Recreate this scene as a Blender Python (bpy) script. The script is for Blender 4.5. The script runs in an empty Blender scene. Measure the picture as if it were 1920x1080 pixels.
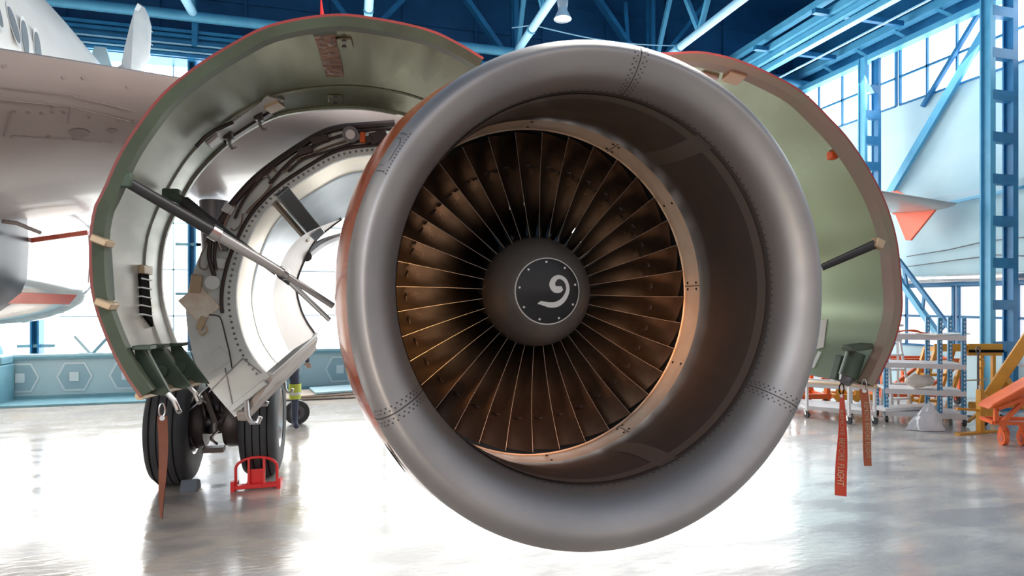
import bpy, bmesh, math, random
from math import sin, cos, pi, radians as R, atan, atan2, sqrt
from mathutils import Vector, Matrix
from mathutils.bvhtree import BVHTree
random.seed(11)
COL = bpy.context.scene.collection
V = Vector

# ------------------------------------------------------------------ camera model (1920x1080 frame)
F, HZ, VPX = 1132.0, 565.0, 654.0
A = atan((960 - VPX) / F)
C_ = V((sin(A), cos(A), 0)); R_ = V((cos(A), -sin(A), 0)); Z_ = V((0, 0, 1))
CAM = V((0, 0, 1.85))
def ray(px, py): return C_ + R_ * ((px - 960) / F) + Z_ * ((HZ - py) / F)
def atY(px, py, y): d = ray(px, py); return CAM + d * (y / d.y)
def atX(px, py, x): d = ray(px, py); return CAM + d * (x / d.x)
def atZ(px, py, z): d = ray(px, py); return CAM + d * ((z - CAM.z) / d.z)
def atD(px, py, t): return CAM + ray(px, py) * t
def g(px, py): return atZ(px, py, 0)

# ------------------------------------------------------------------ materials
def mat(name, col, rough=.5, metal=0., col2=None, scale=4., bump=0., coat=0., stretch=(1, 1, 1), lo=.35, hi=.65,
        emit=None, estr=1., detail=5, rough2=None, bscale=None, alpha=None):
    m = bpy.data.materials.new(name); m.use_nodes = True
    n = m.node_tree.nodes; l = m.node_tree.links; b = n['Principled BSDF']
    b.inputs['Base Color'].default_value = (*col, 1); b.inputs['Roughness'].default_value = rough
    b.inputs['Metallic'].default_value = metal; b.inputs['Coat Weight'].default_value = coat
    b.inputs['Coat Roughness'].default_value = .08
    if emit: b.inputs['Emission Color'].default_value = (*emit, 1); b.inputs['Emission Strength'].default_value = estr
    if alpha is not None: b.inputs['Alpha'].default_value = alpha
    if col2 or bump or rough2 is not None:
        tc = n.new('ShaderNodeTexCoord'); mp = n.new('ShaderNodeMapping'); mp.inputs['Scale'].default_value = stretch
        ns = n.new('ShaderNodeTexNoise'); ns.inputs['Scale'].default_value = scale; ns.inputs['Detail'].default_value = detail
        l.new(tc.outputs['Object'], mp.inputs['Vector']); l.new(mp.outputs[0], ns.inputs['Vector'])
        mr = n.new('ShaderNodeMapRange'); mr.inputs[1].default_value = lo; mr.inputs[2].default_value = hi
        l.new(ns.outputs['Fac'], mr.inputs[0])
        if col2:
            mx = n.new('ShaderNodeMix'); mx.data_type = 'RGBA'
            mx.inputs[6].default_value = (*col, 1); mx.inputs[7].default_value = (*col2, 1)
            l.new(mr.outputs[0], mx.inputs[0]); l.new(mx.outputs[2], b.inputs['Base Color'])
        if rough2 is not None:
            r2 = n.new('ShaderNodeMapRange'); r2.inputs[3].default_value = rough; r2.inputs[4].default_value = rough2
            l.new(mr.outputs[0], r2.inputs[0]); l.new(r2.outputs[0], b.inputs['Roughness'])
        if bump:
            bp = n.new('ShaderNodeBump'); bp.inputs['Strength'].default_value = bump; bp.inputs['Distance'].default_value = .02
            if bscale:
                n2 = n.new('ShaderNodeTexNoise'); n2.inputs['Scale'].default_value = bscale; l.new(mp.outputs[0], n2.inputs['Vector'])
                l.new(n2.outputs['Fac'], bp.inputs['Height'])
            else: l.new(ns.outputs['Fac'], bp.inputs['Height'])
            l.new(bp.outputs[0], b.inputs['Normal'])
    return m

def axis_mix(m, axis, stops, name='Base Color'):
    """colour bands along an object axis: stops = [(coord, colour), ...] mixed over the existing colour"""
    n = m.node_tree.nodes; l = m.node_tree.links; b = n['Principled BSDF']
    tc = n.new('ShaderNodeTexCoord'); sp = n.new('ShaderNodeSeparateXYZ'); l.new(tc.outputs['Object'], sp.inputs[0])
    lo, hi = stops[0][0], stops[-1][0]
    mr = n.new('ShaderNodeMapRange'); mr.inputs[1].default_value = lo; mr.inputs[2].default_value = hi
    l.new(sp.outputs[axis], mr.inputs[0])
    rp = n.new('ShaderNodeValToRGB'); l.new(mr.outputs[0], rp.inputs[0])
    cr = rp.color_ramp
    while len(cr.elements) < len(stops): cr.elements.new(.5)
    for e, (p, c) in zip(cr.elements, stops): e.position = (p - lo) / (hi - lo); e.color = (*c, 1)
    old = b.inputs['Base Color'].links[0].from_socket if b.inputs['Base Color'].links else None
    if old:
        mx = n.new('ShaderNodeMix'); mx.data_type = 'RGBA'; mx.blend_type = 'MULTIPLY'; mx.inputs[0].default_value = 1
        l.new(old, mx.inputs[6]); l.new(rp.outputs[0], mx.inputs[7]); l.new(mx.outputs[2], b.inputs['Base Color'])
    else: l.new(rp.outputs[0], b.inputs['Base Color'])
    return m

M = {}
M['lip'] = mat('brushed_lip', (.475, .45, .44), .45, .85, (.40, .385, .385), 3, rough2=.52)
M['seam'] = mat('seam_dark', (.06, .05, .05), .6)
M['seam_lt'] = mat('seam_light', (.75, .72, .68), .5)
M['rivet'] = mat('rivet_dark', (.10, .09, .09), .5, .5)
M['orange'] = mat('glossy_orange', (.42, .085, .025), .12, .35, (.34, .07, .03), 2, coat=.6)
M['barrel'] = mat('liner_brown', (.26, .21, .19), .36, .75, (.20, .165, .15), 2.2, rough2=.46)
M['splice'] = mat('liner_splice', (.33, .28, .25), .42, .7)
M['bronze'] = mat('bronze_ring', (.86, .64, .47), .5, .1, (.76, .55, .39), 9)
M['black'] = mat('dark_case', (.012, .011, .011), .9); M['black'].node_tree.nodes['Principled BSDF'].inputs['Specular IOR Level'].default_value = .05
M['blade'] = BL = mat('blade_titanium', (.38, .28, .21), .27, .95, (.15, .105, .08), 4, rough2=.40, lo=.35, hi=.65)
axis_mix(BL, 2, [(.28, (.22, .22, .22)), (.42, (.45, .43, .42)), (.55, (1, 1, 1)), (.68, (.95, .92, .9)), (.88, (.72, .68, .66))])  # root shade and mid-span glint painted into the blade colour by radius
M['spin'] = mat('spinner_grey', (.17, .168, .165), .42, .2, (.14, .138, .135), 6)
M['cap'] = mat('cap_black', (.012, .012, .015), .28, 0)
M['edge_steel'] = mat('edge_steel', (.50, .43, .38), .35, .6)
M['white'] = mat('white_paint', (.82, .83, .84), .45)
M['steel'] = mat('steel', (.62, .61, .60), .3, 1)
M['dsteel'] = mat('dark_steel', (.16, .16, .17), .4, .8)
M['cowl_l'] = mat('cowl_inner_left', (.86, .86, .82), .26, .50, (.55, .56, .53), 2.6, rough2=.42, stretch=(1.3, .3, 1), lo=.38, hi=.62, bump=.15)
axis_mix(M['cowl_l'], 2, [(-.6, (1.0, 1.0, .97)), (.1, (.95, .96, .93)), (.55, (.60, .64, .58)), (.95, (.34, .36, .27)), (1.4, (.30, .32, .22))])  # bright reflection on the lower door painted in as paler colour
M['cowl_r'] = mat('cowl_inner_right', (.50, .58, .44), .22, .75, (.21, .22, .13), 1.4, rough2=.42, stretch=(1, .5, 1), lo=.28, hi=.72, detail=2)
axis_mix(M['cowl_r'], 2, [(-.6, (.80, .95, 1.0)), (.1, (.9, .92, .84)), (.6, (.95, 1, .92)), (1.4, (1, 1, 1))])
M['rim_l'] = mat('rim_green', (.085, .115, .075), .5, .1, (.065, .085, .055), 5)
M['rim_r'] = mat('rim_green_r', (.27, .18, .15), .45, .1, (.22, .20, .14), 3)
M['edge'] = mat('red_edge', (.36, .05, .045), .35, 0, (.26, .05, .04), 6)
M['green'] = mat('primer_green', (.07, .115, .08), .5, .1, (.05, .08, .058), 8)
M['brownstrip'] = mat('brown_foil', (.26, .105, .035), .3, .2, (.12, .05, .02), 30, bump=.8)
M['tan'] = mat('tan_fitting', (.55, .42, .28), .4, .4)
M['grayp'] = mat('bulkhead_grey', (.80, .84, .82), .45, .1, (.66, .70, .69), 3)
M['cream'] = mat('duct_cream', (.78, .66, .50), .33, .55, (.70, .60, .48), 3)
M['duct'] = mat('duct_bluegrey', (.38, .42, .45), .32, .6, (.30, .34, .38), 3)
M['ifs'] = mat('ifs_pinkgrey', (.50, .43, .39), .45, .25, (.42, .36, .33), 3)
M['pipe'] = mat('harness_dark', (.075, .06, .06), .4, .5)
M['pipe2'] = mat('pipe_bronze', (.30, .24, .20), .32, .8)
M['rodblack'] = mat('rod_black', (.035, .035, .038), .45, .1)
M['rodgrey'] = mat('rod_grey', (.42, .41, .40), .4, .5)
M['plate'] = mat('stained_plate', (.90, .86, .74), .5, 0, (.75, .55, .42), 9)
M['belchock'] = mat('chock_grey', (.16, .19, .23), .6)
M['rubber'] = mat('tyre_rubber', (.055, .058, .065), .6, 0, (.04, .042, .048), 6)
M['redchock'] = mat('red_paint', (.85, .04, .04), .35)
M['redpaint2'] = mat('streamer_red', (.72, .075, .035), .55, 0, (.60, .06, .03), 7)
M['rust'] = mat('streamer_rust', (.26, .085, .045), .6, 0, (.20, .065, .035), 7)
M['redbrown'] = mat('streamer_brown', (.42, .11, .05), .55, 0, (.33, .085, .04), 7)
M['wing'] = mat('wing_grey', (.43, .37, .35), .38, .2, (.36, .31, .295), 1.2, coat=.15)
M['wingline'] = mat('wing_line', (.28, .23, .22), .5)
M['fuse'] = mat('fuselage_white', (.84, .82, .78), .3, 0, (.80, .78, .74), 2, coat=.3)
M['fin'] = mat('fin_white', (.76, .77, .76), .4, 0, (.70, .71, .71), 5)
M['glassd'] = mat('window_dark', (.25, .28, .30), .15)
M['belly'] = mat('belly_gloss', (.80, .76, .72), .10, .55, (.72, .68, .66), 2, coat=.4)
M['bellyred'] = mat('belly_red', (.62, .10, .06), .15, .2, coat=.5)
M['bellydark'] = mat('belly_dark', (.07, .08, .10), .25, .2)
M['fence'] = mat('fence_orange', (.90, .14, .06), .4, 0)
M['blue'] = mat('steel_blue', (.025, .21, .42), .45, 0, (.018, .16, .34), 4)
M['blue_lt'] = mat('steel_lightblue', (.12, .44, .66), .42, 0, (.09, .38, .60), 4)
M['pipe_lt'] = mat('chord_paleblue', (.36, .66, .84), .42)
M['blue_dk'] = mat('panel_blue', (.010, .105, .25), .55, 0, (.007, .08, .20), 2)
M['teal'] = mat('gate_teal', (.19, .38, .45), .5, 0, (.15, .32, .40), 3)
M['teal_lt'] = mat('gate_paleteal', (.42, .58, .64), .5)
M['gate_white'] = mat('gate_white', (.62, .72, .76), .5)
M['teal_md'] = mat('gate_recess', (.30, .45, .52), .5)
M['teal_dk'] = mat('gate_dark', (.045, .10, .13), .6)
M['wallc'] = mat('wall_cyan', (.56, .74, .78), .75, 0, (.44, .64, .71), .9, detail=8, bump=.1)
M['brick'] = mat('brick_cyan', (.30, .56, .68), .7)
M['winL'] = mat('window_glow', (.9, .95, 1), .4, emit=(1, .97, .92), estr=4.6)
M['winR'] = mat('window_glow_right', (.9, .95, 1), .4, emit=(.86, .96, 1), estr=3.2)
M['winRl'] = mat('window_low_right', (.9, .92, .95), .5, emit=(1, .97, .98), estr=.62)
M['silver'] = mat('lagged_pipe', (.78, .76, .73), .3, .8, (.62, .60, .58), 8, bump=.4)
M['ora'] = mat('equip_orange', (.85, .15, .025), .42, 0, (.72, .12, .03), 4)
M['yel'] = mat('equip_yellow', (.78, .36, .03), .42, 0, (.66, .30, .03), 4)
M['rackblue'] = mat('rack_blue', (.05, .25, .45), .45)
M['rackpurple'] = mat('rack_slot', (.72, .80, .86), .5)
M['shelf'] = mat('shelf_white', (.78, .77, .78), .45, 0, (.70, .69, .70), 4)
M['bag'] = mat('bag_cream', (.80, .74, .66), .55, 0, (.70, .64, .56), 6, bump=.5)
M['film'] = mat('plastic_film', (.86, .86, .86), .25, 0, (.75, .76, .78), 9, bump=.8)
M['paper'] = mat('paper', (.86, .85, .80), .6)
M['hiviz'] = mat('hiviz', (.62, .72, .10), .6)
M['cloth'] = mat('dark_trousers', (.07, .08, .13), .8)
M['skin'] = mat('skin', (.62, .40, .30), .5)
M['lampm'] = mat('lamp_metal', (.48, .60, .70), .4, .4)
M['lampg'] = mat('lamp_glow', (.9, .92, .95), .4, emit=(.9, .95, 1), estr=.8)
M['wood'] = mat('board', (.55, .44, .36), .6, 0, (.45, .36, .30), 4)
M['redpipe'] = mat('red_pipe', (.50, .12, .08), .5)
M['mint'] = mat('mint', (.35, .75, .50), .5)
M['sign'] = mat('yellow_sign', (.85, .65, .05), .5)

# ------------------------------------------------------------------ mesh builder
class MB:
    def __init__(s): s.v = []; s.f = []; s.m = []; s.mi = 0
    def add(s, vs, fs):
        o = len(s.v); s.v += [tuple(p) for p in vs]
        for f in fs: s.f.append([i + o for i in f]); s.m.append(s.mi)
        return s
    def box(s, c, size, rot=None):
        h = V(size) / 2; c = V(c)
        P = [V((x * h.x, y * h.y, z * h.z)) for x in (-1, 1) for y in (-1, 1) for z in (-1, 1)]
        if rot is not None: P = [rot @ p for p in P]
        return s.add([c + p for p in P], [(0, 1, 3, 2), (4, 6, 7, 5), (0, 4, 5, 1), (2, 3, 7, 6), (0, 2, 6, 4), (1, 5, 7, 3)])
    def bar(s, a, b, w, h, up=(0, 0, 1)):
        a, b = V(a), V(b); d = (b - a); L = d.length
        if L < 1e-6: return s
        d /= L; u = V(up); x = d.cross(u)
        if x.length < 1e-3: x = d.cross(V((1, 0, 0)))
        x.normalize(); y = x.cross(d)
        rot = Matrix((x, d, y)).transposed()
        return s.box((a + b) / 2, (w, L, h), rot)
    def tube(s, pts, r, n=10, cap=True):
        pts = [V(p) for p in pts]; rs = r if isinstance(r, (list, tuple)) else [r] * len(pts)
        d0 = (pts[1] - pts[0]).normalized()
        x = d0.cross(V((0, 0, 1)))
        if x.length < .05: x = d0.cross(V((1, 0, 0)))
        x.normalize(); rings = []
        for i, p in enumerate(pts):
            d = (pts[min(i + 1, len(pts) - 1)] - pts[max(i - 1, 0)]).normalized()
            x = (x - d * x.dot(d)).normalized(); y = d.cross(x)
            rings.append([p + (x * cos(2 * pi * k / n) + y * sin(2 * pi * k / n)) * rs[i] for k in range(n)])
        return s.loft(rings, True, cap)
    def loft(s, rings, closed=False, cap=False):
        n = len(rings[0]); vs = [p for r in rings for p in r]; fs = []
        for i in range(len(rings) - 1):
            for k in range(n if closed else n - 1):
                k2 = (k + 1) % n
                fs.append((i * n + k, i * n + k2, (i + 1) * n + k2, (i + 1) * n + k))
        if cap and closed:
            fs.append(tuple(range(n - 1, -1, -1))); fs.append(tuple((len(rings) - 1) * n + k for k in range(n)))
        return s.add(vs, fs)
    def lathe(s, prof, o=(0, 0, 0), axis='Y', n=48, a0=0, a1=2 * pi):
        """prof: [(radius, along)]"""
        o = V(o); rings = []; full = abs(a1 - a0 - 2 * pi) < 1e-6; m = n if full else n + 1
        for (r, t) in prof:
            ring = []
            for k in range(m):
                a = a0 + (a1 - a0) * k / n; x, y = r * cos(a), r * sin(a)
                ring.append(o + (V((x, t, y)) if axis == 'Y' else V((t, x, y)) if axis == 'X' else V((x, y, t))))
            rings.append(ring)
        return s.loft(rings, full)
    def disc(s, c, nrm, r, n=8, h=0):
        nrm = V(nrm).normalized(); x = nrm.orthogonal().normalized(); y = nrm.cross(x); c = V(c)
        top = [c + nrm * h + (x * cos(2 * pi * k / n) + y * sin(2 * pi * k / n)) * r for k in range(n)]
        if h == 0: return s.add(top, [tuple(range(n))])
        bot = [p - nrm * h for p in top]
        return s.add(top + bot, [tuple(range(n))] + [(k, n + k, n + (k + 1) % n, (k + 1) % n) for k in range(n)])
    def cyl(s, a, b, r, n=16): return s.tube([a, b], r, n)
    def sphere(s, c, r, n=12, sc=(1, 1, 1)):
        rings = [[V(c) + V((r * sc[0] * sin(t) * cos(p), r * sc[1] * sin(t) * sin(p), r * sc[2] * cos(t)))
                  for p in [2 * pi * k / n for k in range(n)]] for t in [pi * (j + .02) / (n / 2 + .04) for j in range(n // 2 + 1)]]
        return s.loft(rings, True, True)
    def prism(s, poly, depth, fr):
        """poly 2d points, fr: function (u,v,w)->Vector"""
        n = len(poly)
        a = [fr(u, v, 0) for u, v in poly]; b = [fr(u, v, depth) for u, v in poly]
        return s.add(a + b, [tuple(range(n - 1, -1, -1)), tuple(range(n, 2 * n))] + [(k, (k + 1) % n, n + (k + 1) % n, n + k) for k in range(n)])
    def build(s, name, m, parent=None, smooth=35, bevel=0, recalc=True):
        me = bpy.data.meshes.new(name); me.from_pydata(s.v, [], s.f)
        ms = m if isinstance(m, (list, tuple)) else [m]
        for q in ms: me.materials.append(M[q] if isinstance(q, str) else q)
        for p, i in zip(me.polygons, s.m): p.material_index = i
        if recalc:
            bm = bmesh.new(); bm.from_mesh(me); bmesh.ops.recalc_face_normals(bm, faces=bm.faces); bm.to_mesh(me); bm.free()
        if smooth:
            me.polygons.foreach_set('use_smooth', [True] * len(me.polygons)); me.set_sharp_from_angle(angle=R(smooth))
        o = bpy.data.objects.new(name, me); COL.objects.link(o)
        if parent: o.parent = parent
        if bevel:
            b = o.modifiers.new('bevel', 'BEVEL'); b.width = bevel; b.segments = 2; b.limit_method = 'ANGLE'
        return o

def tag(o, label, cat, group=None, kind=None):
    o['label'] = label; o['category'] = cat
    if group: o['group'] = group
    if kind: o['kind'] = kind
    return o
def thing(name, label, cat, loc=(0, 0, 0), rz=0, group=None):
    o = bpy.data.objects.new(name, None); o.empty_display_size = .1; COL.objects.link(o)
    o.location = loc; o.rotation_euler = (0, 0, rz)
    return tag(o, label, cat, group)
def struct(o): o['kind'] = 'structure'; return o
def copy_tree(o, parent=None):
    c = o.copy(); COL.objects.link(c)
    if parent: c.parent = parent
    for ch in list(o.children): copy_tree(ch, c)
    return c
def catmull(P, n):
    P = [V(p) if len(p) == 3 else V((p[0], p[1], 0)) for p in P]
    d = [0]
    for i in range(1, len(P)): d.append(d[-1] + (P[i] - P[i - 1]).length)
    out = []
    for k in range(n):
        t = d[-1] * k / (n - 1); i = 0
        while i < len(P) - 2 and d[i + 1] < t: i += 1
        u = (t - d[i]) / max(1e-9, d[i + 1] - d[i])
        p0 = P[max(i - 1, 0)]; p1 = P[i]; p2 = P[i + 1]; p3 = P[min(i + 2, len(P) - 1)]
        m1 = (p2 - p0) * .5 if i > 0 else (p2 - p1); m2 = (p3 - p1) * .5 if i < len(P) - 2 else (p2 - p1)
        out.append(p1 * (2*u**3 - 3*u*u + 1) + m1 * (u**3 - 2*u*u + u) + p2 * (-2*u**3 + 3*u*u) + m2 * (u**3 - u*u))
    return out

# ================================================================== SETTING
WX, WY = 11.6, 13.7
FL = mat('polished_concrete', (.66, .59, .52), .12, 0, (.34, .315, .305), 1.3, detail=15, rough2=.34, lo=.40, hi=.60, bump=.12, bscale=9, stretch=(1, 2.4, 1), coat=.3)
FL.node_tree.nodes['Principled BSDF'].inputs['Coat Roughness'].default_value = .12
struct(MB().add([(-14, -5, 0), (13, -5, 0), (13, 14.2, 0), (-14, 14.2, 0)], [(0, 1, 2, 3)]).build('floor', FL, smooth=0))
# ceiling
m = MB(); m.add([(-14, -3, 9.6), (13, -3, 9.6), (13, 14.2, 9.6), (-14, 14.2, 9.6)], [(3, 2, 1, 0)])
for y in [-2.4 + .9 * i for i in range(19)]: m.box((-.5, y, 9.55), (26, .08, .1))
struct(m.build('ceiling', 'blue_dk', smooth=0))
# right wall: low plinth, mid concrete, header
m = MB()
m.box((WX + .1, 8, .45), (.2, 12, .92)); m.box((WX + .1, 8, 4.15), (.2, 12, 3.94))
m.mi = 1; m.box((WX + .1, 8, 8.5), (.2, 12, 2.3))
m.mi = 0; m.box((WX + .1, 4.5, 1.5), (.2, 5.0, 1.4))
struct(m.build('wall_right', ['wallc', 'blue'], smooth=0))
# far wall: blue upper panels with ribs
m = MB(); m.box((-1, WY + .2, 8.5), (26, .2, 2.2))
for x in [-12 + 1.65 * i for i in range(15)]: m.box((x, WY + .08, 8.5), (.06, .06, 2.2))
for z in (8.15, 9.0): m.box((-1, WY + .09, z), (26, .05, .05))
struct(m.build('wall_far', 'blue_dk', smooth=0))
# upper windows on the right wall: bays
def window_bay(idx, y0, y1, z0, z1, mt, frame, nx, nz, x=WX + .06):
    w = struct(MB().box((x, (y0 + y1) / 2, (z0 + z1) / 2), (.03, y1 - y0, z1 - z0)).build('window_%d' % idx, mt, smooth=0))
    m = MB()
    for i in range(nx + 1):
        y = y0 + (y1 - y0) * i / nx; m.box((x - .05, y, (z0 + z1) / 2), (.05, .035 if 0 < i < nx else .05, z1 - z0))
    for j in range(nz + 1):
        z = z0 + (z1 - z0) * j / nz; m.box((x - .05, (y0 + y1) / 2, z), (.05, y1 - y0, .045))
    m.build('window_frame', frame, w, smooth=0)
n = 1
for i, (y0, y1) in enumerate(((2.6, 5.2), (5.3, 7.85), (7.95, 10.5), (10.6, 13.6))):
    window_bay(n, y0, y1, 6.13, 7.36, 'winR', 'blue', 4, 2); n += 1
for i, (y0, y1) in enumerate(((7.0, 9.2), (9.3, 11.4), (11.5, 13.6))):
    window_bay(n, y0, y1, .93, 2.16, 'winRl', 'blue', 2, 2); n += 1
# far wall glazing (very bright): bays with mullions
for i in range(10):
    x0 = -12.2 + 2.4 * i; x1 = x0 + 2.3
    w = struct(MB().box(((x0 + x1) / 2, WY + .12, 3.75), (x1 - x0 + .1, .03, 5.9)).build('window_%d' % n, 'winL', smooth=0)); n += 1
    m = MB()
    for z in (1.55, 2.5, 3.45, 4.4, 5.35, 6.2): m.box(((x0 + x1) / 2, WY + .06, z), (x1 - x0 + .1, .035, .025))
    for k in range(1, 3): m.box((x0 + (x1 - x0) * k / 3, WY + .06, 3.75), (.025, .035, 5.9))
    m.build('window_frame', 'teal_lt', w, smooth=0)
# header boxes, ribs and the long beam along the far wall
m = MB()
m.box((-1, WY - .15, 6.95), (26, .5, .55))
for z in (6.72, 6.85, 6.98, 7.1, 7.2): m.box((-1, WY - .44, z), (26, .07, .06))
struct(m.build('trim_1', 'blue', smooth=0))
m = MB()
for z in (6.78, 6.92): m.box((-1, WY - .50, z), (26, .03, .025))
struct(m.build('trim_2', 'pipe_lt', smooth=0))
struct(MB().tube([(-14, 13.1, 7.45), (12, 13.1, 7.45)], .10, 12).build('trim_3', 'blue_lt'))
# hangar gate: low panels with hexagon relief
def gate_panel(x0, x1, label):
    t = thing('hangar_gate', label, 'hangar gate', ((x0 + x1) / 2, WY - .42, 0))
    w = x1 - x0; H = .84
    MB().box((0, 0, H / 2 + .02), (w, .2, H)).build('panel', 'teal_lt', t, bevel=.01)
    k = int(w / .75)
    for i in range(k):
        cx = -w / 2 + w * (i + .5) / k; r = .30
        poly = [(cx + r * cos(a), .43 + .30 * sin(a)) for a in [pi / 6 + pi / 3 * j for j in range(6)]]
        MB().prism([(cx - .30, .43), (cx - .17, .70), (cx + .17, .70), (cx + .30, .43), (cx + .17, .16), (cx - .17, .16)], .03,
                   lambda u, v, d: V((cx + (u - cx), -.105 - d * .3, v))).build('hexagon_frame', 'gate_white', t)
        MB().prism([(cx - .265, .43), (cx - .15, .665), (cx + .15, .665), (cx + .265, .43), (cx + .15, .195), (cx - .15, .195)], .03, lambda u, v, d: V((u, -.112 - d * .3, v))).build('hexagon_recess', 'teal_md', t)
        MB().box((cx, -.13, .43), (.15, .02, .17)).build('square_boss', 'gate_white', t)
    MB().box((0, -.12, .80), (w, .06, .05)).build('rail', 'teal', t); MB().box((0, -.12, .06), (w, .06, .07)).build('rail', 'teal', t)
gate_panel(-6.3, -3.7, 'pale teal hangar gate panel with hexagon relief, furthest left under the belly')
gate_panel(-3.6, -2.5, 'short pale teal hangar gate panel beside the left cowl bottom')
gate_panel(-1.75, .35, 'pale teal hangar gate panel behind the open reverser door')
gate_panel(1.6, 6.0, 'pale teal hangar gate panel furthest right, behind the engine')
# gate machinery blocks with mast
def gate_block(x, mast, label):
    t = thing('gate_drive', label, 'gate drive', (x, WY - .82, 0))
    MB().box((0, 0, .36), (.72, .5, .70)).build('housing', 'teal', t, bevel=.02)
    m = MB(); m.box((0, -.26, .40), (.60, .03, .5)); m.build('door_leaf', 'teal_lt', t)
    m = MB(); m.box((-.15, -.28, .4), (.02, .02, .5)); m.box((.1, -.28, .4), (.02, .02, .5)); m.box((0, -.28, .2), (.6, .02, .02)); m.build('stiffener', 'teal', t)
    m = MB(); m.prism([(-.36, .72), (.36, .72), (.36, .86), (.22, .88), (.18, 1.05), (-.18, 1.05), (-.22, .88), (-.36, .86)], .4, lambda u, v, d: V((u, -.2 + d, v)))
    m.build('cap', 'teal', t, bevel=.015)
    m = MB(); m.box((0, 0, 1.05 + mast / 2), (.11, .14, mast))
    for z in (1.4, 1.9, 2.4): m.box((.12, 0, z), (.22, .08, .035))
    m.build('mast', 'teal', t)
gate_block(-6.30, 1.9, 'dark teal gate drive block with mast, at far left edge under the belly')
gate_block(.72, 2.0, 'teal gate drive block with mast just left of the inlet')
gate_block(-2.15, 1.9, 'teal gate drive block half hidden between cowl and reverser door')
# blue posts of the far wall
def post(x, label, w=.22):
    t = thing('wall_post', label, 'post', (x, WY - .12, 0))
    m = MB(); m.box((0, 0, 3.35), (w, .06, 6.7)); m.box((-w / 2, -.08, 3.35), (.03, .2, 6.7)); m.box((w / 2, -.08, 3.35), (.03, .2, 6.7)); m.build('flange', 'blue', t)
    for z in (1.0, 2.0, 3.0, 4.0): MB().box((0, -.1, z), (w + .5, .05, .06)).build('bracket', 'teal', t)
post(-6.75, 'blue steel post of the far wall at the left picture edge')
post(-5.75, 'blue steel post of the far wall below the shiny belly', .12)
post(-2.55, 'blue steel post of the far wall seen between cowl and reverser door', .34)
post(-3.05, 'slender blue steel post of the far wall just left of the wide one', .12)
# floor step along the gates
struct(MB().box((-3, WY - .9, .02), (18, .9, .04)).build('trim_4', 'teal', smooth=0))
# corner diagonal braces of gate (V shape)
t = thing('gate_brace', 'grey V shaped brace on the gate panel left of the cowl', 'brace', (0, 0, 0))
pA = atY(172, 665, WY - .45); pl_ = atY(140, 630, WY - .45); pr_ = atY(203, 632, WY - .45)
m = MB(); m.bar(pA, pl_, .05, .05); m.build('strut', 'teal_lt', t); m = MB(); m.bar(pA, pr_, .05, .05); m.build('strut', 'teal', t)
MB().prism([(-.2, .75), (.2, .75), (.13, .42), (-.13, .42)], .05, lambda u, v, d: V((pA.x + u, pA.y - d, v + .12))).build('gusset', 'teal_lt', t)

# roof chords (pale pipes running away under the roof) and web members
def roof_truss(x, label):
    t = thing('roof_truss', label, 'roof truss', (x, 0, 7.5), group='roof trusses')
    MB().tube([(0, 4.6, 0), (0, 13.2, 0)], .085, 12).build('bottom_chord', 'pipe_lt', t)
    MB().bar((0, 4.6, 1.75), (0, 13.4, 1.75), .14, .16).build('top_chord', 'blue', t)
    ys = [5.2, 7.2, 9.2, 11.2, 13.1]
    for a, b in zip(ys[:-1], ys[1:]):
        MB().bar((0, a, 0), (0, (a + b) / 2, 1.75), .09, .09).build('web', 'blue_lt', t)
        MB().bar((0, (a + b) / 2, 1.75), (0, b, 0), .09, .09).build('web', 'blue_lt', t)
    MB().lathe([(.10, -.03), (.10, .03)], (0, 12.0, 0)).build('clamp', 'blue_lt', t)
    MB().bar((0, 13.25, -.6), (0, 13.25, 1.9), .14, .1).build('end_post', 'blue', t)
roof_truss(-2.95, 'pale blue roof truss, leftmost, ending above the wing near the tall fin')
roof_truss(.37, 'pale blue roof truss rising above the crown of the left cowl')
roof_truss(3.67, 'pale blue roof truss whose chord passes beside the hanging lamp')
roof_truss(7.10, 'pale blue roof truss above the right cowl, by the blue crane rails')
# far wall frame members
def wall_brace(a, b, w, label, mt='blue'):
    o = MB().bar(a, b, w, .1).build('wall_brace', mt, smooth=0); tag(o, label, 'brace', 'far wall bracing'); return o
yb = 13.38
wall_brace(atY(868, -10, yb), atY(948, 104, yb), .20, 'blue diagonal brace on the far wall left of the lamp')
wall_brace(atY(1115, -10, yb), atY(1192, 104, yb), .20, 'blue diagonal brace on the far wall right of the lamp')
wall_brace(atY(962, -20, yb + .1), atY(962, 104, yb + .1), .14, 'blue upright on the far wall just left of the lamp')
wall_brace(atY(1214, -20, yb + .1), atY(1214, 104, yb + .1), .14, 'blue upright on the far wall between lamp and right cowl')
wall_brace(atY(1330, -5, yb), atY(1245, 104, yb), .12, 'thin blue diagonal on the far wall behind the right chord')
wall_brace(atY(770, -15, yb), atY(705, 50, yb), .10, 'thin blue diagonal on the far wall above the left cowl')
wall_brace(atY(622, -5, yb), atY(655, 40, yb), .10, 'thin blue diagonal on the far wall over the cowl crown')
wall_brace(atY(1172, 5, yb), atY(1178, 100, yb), .06, 'slender blue upright on the far wall right of the lamp')
# guy wire with insulators
w0, w1, w2 = atY(960, 52, 12.6), atY(1000, 47, 12.2), atY(1280, 86, 12.2)
pts = [w0, w1] + [w1.lerp(w2, k / 10) - V((0, 0, .12 * sin(pi * k / 10))) for k in range(1, 11)]
tag(MB().tube(pts, .012, 6).build('overhead_wire', 'pipe_lt'), 'thin pale wire strung between the roof chords behind the inlet', 'wire')
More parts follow.
